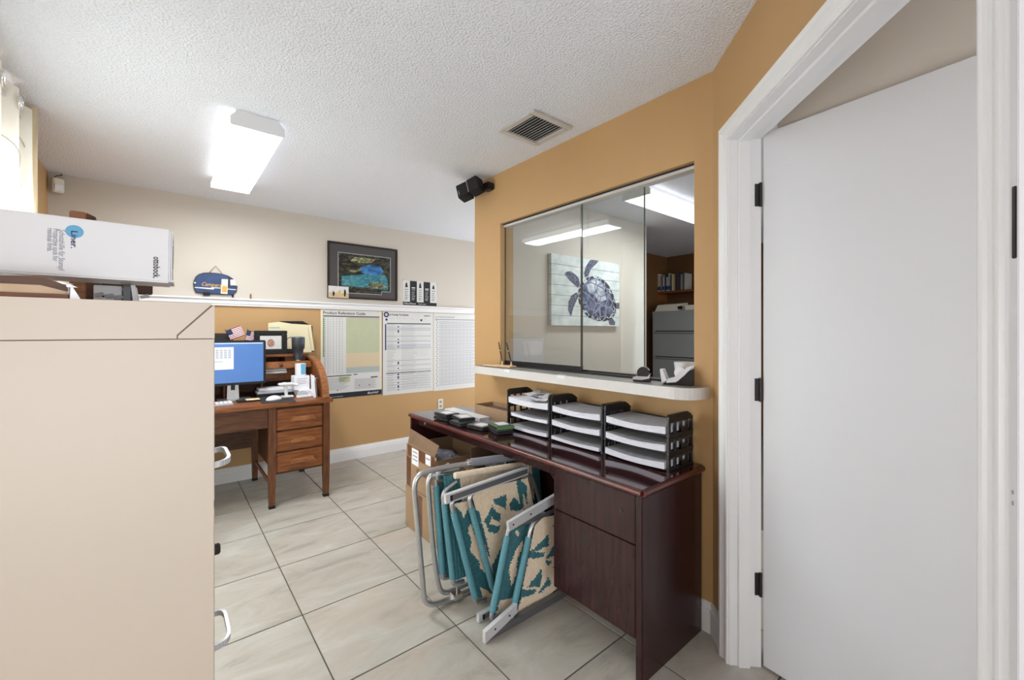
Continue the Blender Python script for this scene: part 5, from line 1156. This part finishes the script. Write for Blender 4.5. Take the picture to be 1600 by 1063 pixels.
# spectacles / black and white gadget between frame and tumbler
gm = thing('headset', (0.80, 4.13, HZ1), 'black and white headset standing between the photo frame and the tumbler', 'headset')
c0 = onY(455, 535, 4.10)
MB().tube([(c0.x-0.045*math.cos(a), 4.10, c0.z-0.01+0.055*math.sin(a)) for a in [PI*q/14 for q in range(15)]], 0.004, 8).build('headband', 'alugrey', gm)
ellipsoid(MB(), (c0.x-0.05, 4.10, c0.z-0.02), 0.018, 0.016, 0.028).build('ear_cup', 'white', gm)
ellipsoid(MB(), (c0.x+0.045, 4.10, c0.z-0.02), 0.018, 0.016, 0.028).build('ear_cup', 'blackmat', gm)
MB().box(c0.x-0.07, c0.x+0.06, 4.08, 4.14, HZ1+0.0006, HZ1+0.040, bev=0.008).build('dock', 'blackmat', gm)
# little flags in a holder
def flag(x, y, zb_, lean, w, h, label):
    t = thing('small_flag', (x, y, zb_), label, 'flag', 'small striped flags behind the monitor')
    tip = Vector((x+lean[0], y, zb_+lean[1]))
    MB().tube([(x, y, zb_), tip], 0.0025, 6).build('flag_stick', 'blackmat', t)
    ax = (tip-Vector((x, y, zb_))).normalized(); out = Vector((ax.z, 0, -ax.x)); 
    def P(u, v): b = tip-ax*0.01; return b+out*(u*w)-ax*(v*h)+Vector((0, -0.012*math.sin(u*5)*u-0.003, 0))
    m = MB(); mw = MB(); mb = MB()
    for s_ in range(13):
        for q in range(6):
            u0, u1 = q/6, (q+1)/6; v0, v1 = s_/13, (s_+1)/13
            if u1 < 0.45 and v1 < 0.55: tgt = mb
            else: tgt = m if s_ % 2 == 0 else mw
            tgt.add([P(u0, v0), P(u1, v0), P(u1, v1), P(u0, v1)], [(0, 1, 2, 3)])
    m.build('red_stripe', 'red', t); mw.build('white_stripe', 'paper', t); mb.build('blue_canton', 'flagblue', t)
fb = thing('pen_cup', (0.47, 4.12, HZ1), 'dark pen cup holding the small flags behind the monitor', 'cup')
MB().lathe([(0.028, 0.0006), (0.030, 0.075), (0.027, 0.075)], 18, 0, Matrix.Translation((0.47, 4.12, HZ1))).build('cup_body', 'blackmat', fb)
flag(0.455, 4.10, HZ1+0.010, (-0.085, 0.200), 0.11, 0.085, 'small striped flag tilted to the left behind the monitor top')
flag(0.485, 4.13, HZ1+0.010, (0.045, 0.205), 0.085, 0.085, 'small striped flag leaning right behind the monitor top')
a0 = onY(342, 552, 4.15)
lf = thing('dark_picture_frame', (0.35, 4.15, HZ1), 'low dark frame lying behind the monitor at the cabinet edge', 'photo frame')
MB().box(0.12, 0.43, 4.15, 4.165, HZ1+0.0006, onY(345, 521, 4.15).z, bev=0.003).build('frame', 'framewood', lf)
MB().box(0.14, 0.41, 4.1480, 4.1497, HZ1+0.02, onY(345, 521, 4.15).z-0.02).build('picture', 'dark', lf)

# ------------------------------------------------------------------ CARDBOARD BOXES under the desk end
def tilt(c, rz=0, ry=0, rx=0): return Matrix.Translation(c) @ Matrix.Rotation(rz, 4, 'Z') @ Matrix.Rotation(ry, 4, 'Y') @ Matrix.Rotation(rx, 4, 'X')
bx = thing('cardboard_box', (1.43, 2.45, 0), 'lower plain cardboard box on the floor under the far desk end', 'box')
MB().box(1.255, 1.62, 2.22, 2.66, 0.001, 0.274, 0, bev=0.003).build('box_body', 'cardboard', bx)
MB().box(1.2540, 1.2553, 2.42, 2.47, 0.01, 0.26).build('packing_tape', 'tape', bx)
b2 = thing('torn_cardboard_box', (1.43, 2.45, 0.27), 'open torn cardboard box with white labels and brown tape on the lower box', 'box')
T = tilt((1.25, 2.23, 0.2765), -0.03, 0.0)
m = MB(); x1_, y1_, h_ = 0.36, 0.43, 0.275; t_ = 0.004
m.box(0, x1_, 0, y1_, 0, t_, 1, T).box(0, t_, 0, y1_, t_, h_, 0, T).box(x1_-t_, x1_, 0, y1_, t_, h_, 0, T).box(t_, x1_-t_, 0, t_, t_, h_-0.02, 0, T).box(t_, x1_-t_, y1_-t_, y1_, t_, h_, 0, T)
m.build('box_body', ['cardboard', 'cardin'], b2)
m = MB(); m.box(-0.0012, -0.0002, 0.02, 0.41, h_-0.075, h_-0.002, 0, T).box(-0.0012, -0.0002, 0.36, 0.425, 0.0, h_-0.08, 0, T).box(-0.0012, -0.0002, 0.03, 0.12, 0.10, 0.16, 0, T).box(-0.0012, -0.0002, 0.0, 0.05, 0.17, h_-0.02, 0, T); m.build('packing_tape', 'tape', b2)
m = MB().box(-0.0024, -0.0014, 0.24, 0.34, h_-0.115, h_-0.01, 0, T).box(-0.0024, -0.0014, 0.07, 0.14, h_-0.07, h_-0.005, 0, T); ll = m.build('white_label', 'paper', b2)
m = MB()
for i in range(3): m.box(-0.0032, -0.0026, 0.255, 0.325, h_-0.035-0.025*i, h_-0.027-0.025*i, 0, T)
m.box(-0.0032, -0.0026, 0.08, 0.13, h_-0.035, h_-0.025, 0, T); m.build('label_print', 'greyink', ll)
TT = T @ Matrix(((0, 0, -1, -0.003), (-1, 0, 0, 0.27), (0, 1, 0, 0.115), (0, 0, 0, 1)))
text_part('lettering', 'Corner', TT, 0.05, 'tape', b2, shear=0.2)
# open flaps
def flap(quad, th, name, mm, par):
    q = [Vector(p) for p in quad]; n_ = (q[1]-q[0]).cross(q[3]-q[0]).normalized()*th
    MB().hexa([T @ p for p in q], [T @ (p+n_) for p in q]).build(name, mm, par)
flap([(0, 0.02, h_), (0, 0.41, h_), (0.02, 0.41, h_+0.10), (0.03, 0.02, h_+0.065)], 0.003, 'flap', 'cardin', b2)
flap([(0.01, 0, h_-0.02), (0.35, 0, h_-0.02), (0.34, -0.06, h_-0.10), (0.02, -0.055, h_-0.11)], 0.003, 'flap', 'cardin', b2)
flap([(x1_, 0.02, h_), (x1_, 0.41, h_), (x1_+0.05, 0.40, h_+0.08), (x1_+0.05, 0.03, h_+0.08)], 0.003, 'flap', 'cardin', b2)
b3 = thing('open_cardboard_box', (1.62, 1.99, 0), 'open cardboard box behind the folded chairs under the desk', 'box')
T = tilt((1.42, 1.85, 0.001), 0.03)
m = MB(); x1_, y1_, h_ = 0.33, 0.27, 0.50
m.box(0, x1_, 0, y1_, 0, t_, 1, T).box(0, t_, 0, y1_, t_, h_, 0, T).box(x1_-t_, x1_, 0, y1_, t_, h_, 0, T).box(t_, x1_-t_, 0, t_, t_, h_, 0, T).box(t_, x1_-t_, y1_-t_, y1_, t_, h_, 0, T)
m.build('box_body', ['cardboard', 'cardin'], b3)
flap([(0, 0.01, h_), (0, y1_-0.01, h_), (-0.11, y1_-0.02, h_+0.045), (-0.11, 0.03, h_+0.02)], 0.003, 'flap', 'cardin', b3)
flap([(0.01, y1_, h_), (x1_-0.01, y1_, h_), (x1_-0.03, y1_+0.01, h_+0.10), (0.02, y1_+0.01, h_+0.10)], 0.003, 'flap', 'cardin', b3)
def crumple(c, r, sz, seed):
    bm = bmesh.new(); bmesh.ops.create_icosphere(bm, subdivisions=4, radius=1); rnd = random.Random(seed)
    from mathutils import noise
    vs = []
    for v in bm.verts:
        p = v.co.copy(); k = 1+0.35*noise.noise(p*2.2+Vector((seed, 0, 0)))+0.18*abs(noise.noise(p*6+Vector((0, seed, 0))))
        vs.append(Vector((c[0]+p.x*k*r[0], c[1]+p.y*k*r[1], c[2]+p.z*k*r[2])))
    fs = [[v.index for v in f.verts] for f in bm.faces]; bm.free(); return MB().add(vs, fs)
tag(crumple((1.57, 1.99, 0.505), (0.11, 0.09, 0.055), 1, 3).build('plastic_bag', 'plasticbag'), 'crumpled clear plastic bag filling the open box behind the chairs', 'bag')
tag(crumple((1.40, 2.42, 0.48), (0.11, 0.13, 0.05), 1, 9).build('plastic_bag', 'plasticbag'), 'crumpled clear plastic bag inside the torn cardboard box', 'bag')

# ------------------------------------------------------------------ FOLDED LAWN CHAIRS
def Q(X_, Y_, y, lean=0.0):
    """crop pixel of the chair area -> point on an upright (or leaning) plane"""
    u = 620+X_/3.43; v = 700+Y_/3.43; p = onY(u, v, y)
    if lean: p = onY(u, v, y+lean*max(0, p.z))
    return p
def inside(p, poly):
    c = False; n_ = len(poly); j = n_-1
    for i in range(n_):
        if ((poly[i][1] > p[1]) != (poly[j][1] > p[1])) and (p[0] < (poly[j][0]-poly[i][0])*(p[1]-poly[i][1])/(poly[j][1]-poly[i][1]+1e-12)+poly[i][0]): c = not c
        j = i
    return c
def web(name, corners, ns, nv, rule, par, y_thick=0.005):
    """woven panel: corners TL,TR,BR,BL; vertical cords; rule(u,v)->0 teal 1 cream"""
    TL, TR, BR, BL = [Vector(c) for c in corners]; nrm = (TR-TL).cross(BL-TL).normalized()
    if nrm.y > 0: nrm = -nrm
    v = []; f = []; mi = []
    NU, NV = ns, nv
    for i in range(NU+1):
        for j in range(NV+1):
            u, w = i/NU, j/NV
            p = (TL*(1-u)+TR*u)*(1-w)+(BL*(1-u)+BR*u)*w
            d = 0.0035*abs(math.sin(PI*i/2))+0.0012*math.sin(j*1.7+i)+0.004*math.sin(u*9)*math.sin(w*4)
            v.append(p+nrm*(d+y_thick/2))
    mb = MB(); 
    for p in v: mb.v.append(p)
    for i in range(NU):
        for j in range(NV):
            a = i*(NV+1)+j; mb.f.append([a, a+1, a+NV+2, a+NV+1]); mb.mi.append(rule((i+0.5)/NU, (j+0.5)/NV)); mb.sm.append(False)
    b0 = len(mb.v)
    for p in (TL, TR, BR, BL): mb.v.append(p-nrm*y_thick/2)
    mb.f.append([b0, b0+1, b0+2, b0+3]); mb.mi.append(0); mb.sm.append(False)
    return mb.build(name, ['teal', 'cream'], par)
def wrap_tube(par, a, b, r=0.0155, caps=True, endr=0.011):
    """aluminium tube with a teal cord wrapping between a (top) and b (bottom)"""
    a, b = Vector(a), Vector(b); d = (a-b).normalized()
    fr = MB()
    top = fillet([a-d*0.01, a+d*0.055, a+d*0.075+Vector((0.08, 0.004, 0.012))], 0.035, 5)
    bot = fillet([b+d*0.01, b-d*0.03, b-d*0.035+Vector((0.06, 0.004, -0.004))], 0.02, 5)
    MB().tube(bot, endr, 10).build('frame_tube', 'alu', par); fr.tube(top, endr, 10)
    n = 60; pts = [b+(a-b)*i/n for i in range(n+1)]
    w = MB().tube(pts, [r+0.0009*(i % 2) for i in range(n+1)], 12).build('cord_wrapping', 'tealwrap', par)
    t = fr.build('frame_tube', 'alu', par); return t
def arm_bar(par, a, b, h, th, mm, slot=True, name='armrest', rivets=()):
    a, b = Vector(a), Vector(b); ax = (b-a).normalized(); up = Vector((-ax.z, 0, ax.x)); fr = Vector((0, -1, 0)) * th
    ar = MB().hexa([a-up*h/2, a+up*h/2, a+up*h/2+fr, a-up*h/2+fr], [b-up*h/2, b+up*h/2, b+up*h/2+fr, b-up*h/2+fr]).build(name, mm, par)
    if slot:
        s_ = 0.62; a2 = a+ax*0.02+fr*1.02; b2 = b-ax*0.005+fr*1.02; u2 = up*h/2*s_
        MB().hexa([a2-u2, a2+u2, a2+u2+fr*0.05, a2-u2+fr*0.05], [b2-u2, b2+u2, b2+u2+fr*0.05, b2-u2+fr*0.05]).build('channel_slot', 'alugrey', ar)
        MB().hexa([a2-u2+fr*.06, a2+u2+fr*.06, a2+u2+fr*0.1, a2-u2+fr*0.1], [a2+ax*0.012-u2+fr*.06, a2+ax*0.012+u2+fr*.06, a2+ax*0.012+u2+fr*0.1, a2+ax*0.012-u2+fr*0.1]).build('slot_end', 'blackmat', ar)
    for t_ in rivets:
        c = a+(b-a)*t_+fr; MB().lathe([(0.0045, 0), (0.004, 0.0015)], 10, 0, frameT(c, (1, 0, 0), (0, 0, 1))).build('rivet', 'dark', ar)
    return ar
# ---- chair A (rearmost, with the grey foam grip)
yA = 1.755
cA = thing('folded_lawn_chair', (1.3, yA, 0), 'rearmost folded lawn chair with grey foam grip and two bare tube loops', 'lawn chair', 'folded woven lawn chairs under the desk')
def loop(pts, y, r, name, par, fil=0.06):
    P_ = [Q(X_, Y_, y) for X_, Y_ in pts]; return MB().tube(fillet(P_, fil, 6), r, 12).build(name, 'alu', par)
P1 = [Q(640, 48, yA), Q(385, 85, yA), Q(215, 112, yA), Q(88, 150, yA), Q(105, 450, yA), Q(140, 740, yA), Q(165, 835, yA), Q(260, 838, yA), Q(520, 775, yA+0.01)]
for p in P1: p.z = max(p.z, 0.0135)
P1 = [P1[0], P1[1], P1[2], P1[3], P1[5], Q(150, 848, yA), P1[7], P1[8]]
for p in P1: p.z = max(p.z, 0.0135)
MB().tube(fillet(P1, 0.075, 8), 0.0125, 14).build('outer_loop', 'alu', cA)
yA2 = yA+0.030
P2 = [Q(330, 118, yA2), Q(200, 135, yA2), Q(165, 165, yA2), Q(190, 500, yA2), Q(215, 700, yA2), Q(240, 790, yA2), Q(345, 782, yA2), Q(520, 745, yA2)]
for p in P2: p.z = max(p.z, 0.03)
MB().tube(fillet(P2, 0.05, 6), 0.012, 14).build('inner_loop', 'alu', cA)
P3 = [Q(640, 88, yA2), Q(800, 108, yA2), Q(848, 150, yA2), Q(850, 230, yA2), Q(850, 330, yA2)]
MB().tube(fillet(P3, 0.05, 6), 0.010, 12).build('far_loop_end', 'alu', cA)
f0, f1 = Q(392, 80, yA), Q(700, 38, yA)
MB().tube([f0, f0+(f1-f0)*0.03, f1], [0.017, 0.0205, 0.0205], 16).build('foam_grip', 'foam', cA)
MB().tube([Q(376, 83, yA), Q(392, 80, yA)], 0.018, 12).build('grip_collar', 'chrome', cA)
cl = Q(318, 790, yA-0.004)
MB().box(cl.x-0.026, cl.x+0.026, cl.y-0.022, cl.y+0.020, cl.z-0.014, cl.z+0.014, bev=0.003).build('clamp', 'chrome', cA)
MB().tube([cl+Vector((-0.004, -0.014, -0.058+0.02)), cl+Vector((-0.004, -0.014, 0.10))], 0.0045, 8).build('hinge_pin', 'alu', cA)
ct_ = Q(222, 152, yA+0.01); MB().box(ct_.x-0.02, ct_.x+0.03, ct_.y-0.02, ct_.y+0.02, ct_.z-0.012, ct_.z+0.012, bev=0.003).build('clamp', 'chrome', cA)
yA3 = yA-0.035
web('web_panel', [Q(208, 190, yA+.03), Q(300, 170, yA+.03), Q(310, 680, yA+.03), Q(240, 680, yA+.03)], 16, 40, lambda u, v: 0, cA)
def ruleA(u, v):
    if 0.14 < u < 0.90 and v < 0.36+0.03*math.sin(u*50): return 1
    return 0
web('web_panel', [Q(248, 150, yA3), Q(760, 80, yA3), Q(800, 560, yA3), Q(300, 712, yA3)], 70, 50, ruleA, cA)
wrap_tube(cA, Q(210, 205, yA+.02), Q(242, 670, yA+.02), 0.015)
wrap_tube(cA, Q(252, 300, yA3-.012), Q(298, 700, yA3-.012), 0.013)
rp = [Q(310, 150, yA3-0.02), Q(680, 88, yA3-0.02)]
MB().tube([rp[0]+(rp[1]-rp[0])*i/30 for i in range(31)], [0.015+0.0012*(i % 2) for i in range(31)], 12).build('cream_cord_roll', 'cream', cA)
# ---- chair B (middle)
yB = 1.640
cB = thing('folded_lawn_chair', (1.3, yB, 0), 'middle folded lawn chair, grey channel armrest slanting over its teal and cream webbing', 'lawn chair', 'folded woven lawn chairs under the desk')
polB1c = [[(375, 420), (392, 398), (408, 450), (432, 520), (450, 600), (472, 668), (440, 640), (425, 590), (398, 560), (385, 540), (392, 480), (375, 450)], [(300, 300), (400, 270), (350, 372), (330, 330)], [(440, 740), (520, 790), (500, 860), (470, 840)]]
polB2t = [[(460, 390), (500, 302), (512, 330), (478, 420)], [(498, 325), (546, 350), (540, 395), (500, 375)], [(505, 275), (580, 250), (572, 325), (520, 300)], [(594, 300), (622, 262), (655, 305), (668, 335), (602, 335)], [(470, 400), (545, 415), (530, 455), (480, 440)], [(505, 620), (562, 505), (600, 520), (560, 700), (520, 740)], [(400, 330), (432, 330), (470, 470), (500, 600), (480, 560)], [(630, 170), (660, 190), (670, 330), (650, 300)], [(640, 160), (690, 200), (690, 300)]]
def mkrule(y, TL, TR, BR, BL, pols, inval, outval):
    def r(u, v):
        X_ = (TL[0]*(1-u)+TR[0]*u)*(1-v)+(BL[0]*(1-u)+BR[0]*u)*v; Y_ = (TL[1]*(1-u)+TR[1]*u)*(1-v)+(BL[1]*(1-u)+BR[1]*u)*v
        X_ += random.uniform(-3, 3); Y_ += random.uniform(-3, 3)
        return inval if any(inside((X_, Y_), p) for p in pols) else outval
    return r
c4 = [(300, 300), (520, 250), (640, 760), (440, 815)]
web('web_panel', [Q(x, y, yB+0.025) for x, y in c4], 56, 80, mkrule(0, *c4, polB1c, 1, 0), cB)
c4 = [(398, 235), (700, 160), (800, 640), (520, 745)]
web('web_panel', [Q(x, y, yB-0.010) for x, y in c4], 76, 80, mkrule(0, *c4, polB2t, 0, 1), cB)
wrap_tube(cB, Q(303, 345, yB+.008), Q(418, 800, yB+.008), 0.0145)
wrap_tube(cB, Q(398, 320, yB-.03), Q(512, 745, yB-.03), 0.0145)
arm_bar(cB, Q(252, 272, yB-.03), Q(690, 118, yB-.03), 0.040, 0.020, 'alulight', True)
MB().tube(fillet([Q(600, 150, yB-.01), Q(720, 138, yB-.01), Q(756, 250, yB-.01), Q(775, 330, yB-.01)], 0.05, 6), 0.010, 12).build('frame_tube', 'alu', cB)
pa = Q(428, 940, 1.56); pb = Q(560, 880, 1.56); pa.z = 0.018; pb.z = 0.020; pa = Vector((1.082, 1.565, 0.020)); pb = Vector((1.60, 1.575, 0.020))
arm_bar(cB, pa, pb, 0.036, 0.020, 'alulight', True)
# ---- chair C (front)
yC = 1.47
cC = thing('folded_lawn_chair', (1.3, yC, 0), 'front folded lawn chair with white riveted armrests beside the desk drawers', 'lawn chair', 'folded woven lawn chairs under the desk')
def z8(X_, Y_): return ((780+X_/4.83-620)*3.43, (790+Y_/4.83-700)*3.43)
polC2t = [[z8(*p) for p in P_] for P_ in ([(235, 345), (360, 215), (355, 310), (265, 350)], [(215, 350), (325, 360), (315, 398), (210, 410)], [(330, 420), (415, 290), (430, 380)], [(330, 425), (388, 432), (350, 470)], [(200, 625), (300, 490), (312, 540), (290, 622)], [(155, 640), (270, 640), (240, 685), (155, 700)], [(280, 672), (355, 545), (378, 600)], [(375, 150), (470, 170), (470, 225)], [(195, 250), (240, 250), (225, 360), (180, 560), (165, 700), (130, 800), (150, 640)], [(390, 480), (470, 430), (470, 520)])]
polC1c = [[(590, 650), (625, 560), (668, 500), (668, 540), (640, 600), (632, 690), (605, 745)], [(545, 820), (612, 805), (600, 890), (530, 890)], [(625, 440), (655, 450), (640, 480)]]
c4 = [(590, 430), (800, 380), (740, 850), (500, 905)]
web('web_panel', [Q(x, y, yC+0.045) for x, y in c4], 56, 80, mkrule(0, *c4, polC1c, 1, 0), cC)
c4 = [(745, 378), (1010, 330), (905, 715), (636, 925)]
web('web_panel', [Q(x, y, yC) for x, y in c4], 70, 80, mkrule(0, *c4, polC2t, 0, 1), cC)
wrap_tube(cC, Q(592, 470, yC+.03), Q(512, 880, yC+.03), 0.0145)
wrap_tube(cC, Q(708, 480, yC-.02), Q(620, 885, yC-.02), 0.0145)
arm_bar(cC, Q(588, 418, yC-.035), Q(850, 262, yC-.035), 0.040, 0.018, 'alulight', False, rivets=(0.08, 0.42, 0.92))
MB().tube([Q(640, 418, yC-.022), Q(880, 325, yC-.022)], 0.010, 10).build('frame_tube', 'alugrey', cC)
a_ = Vector((1.040, 1.440, 0.030)); b_ = Vector((1.190, 1.455, 0.095))
MB().hexa([(1.030, 1.425, 0.002), (1.030, 1.425, 0.050), (1.030, 1.445, 0.050), (1.030, 1.445, 0.002)], [(1.205, 1.425, 0.058), (1.205, 1.425, 0.098), (1.205, 1.445, 0.098), (1.205, 1.445, 0.058)]).build('armrest', 'alulight', cC)
for t_ in (0.3, 0.75): MB().lathe([(0.0045, 0), (0.004, 0.0015)], 10, 0, frameT((1.03+0.175*t_, 1.4248, 0.026+0.052*t_), (1, 0, 0), (0, 0, 1))).build('rivet', 'dark', cC)
MB().hexa([(1.06, 1.43, 0.002), (1.06, 1.43, 0.032), (1.06, 1.455, 0.032), (1.06, 1.455, 0.002)], [(1.62, 1.43, 0.002), (1.62, 1.43, 0.032), (1.62, 1.455, 0.032), (1.62, 1.455, 0.002)]).build('leg_channel', 'alugrey', cC)
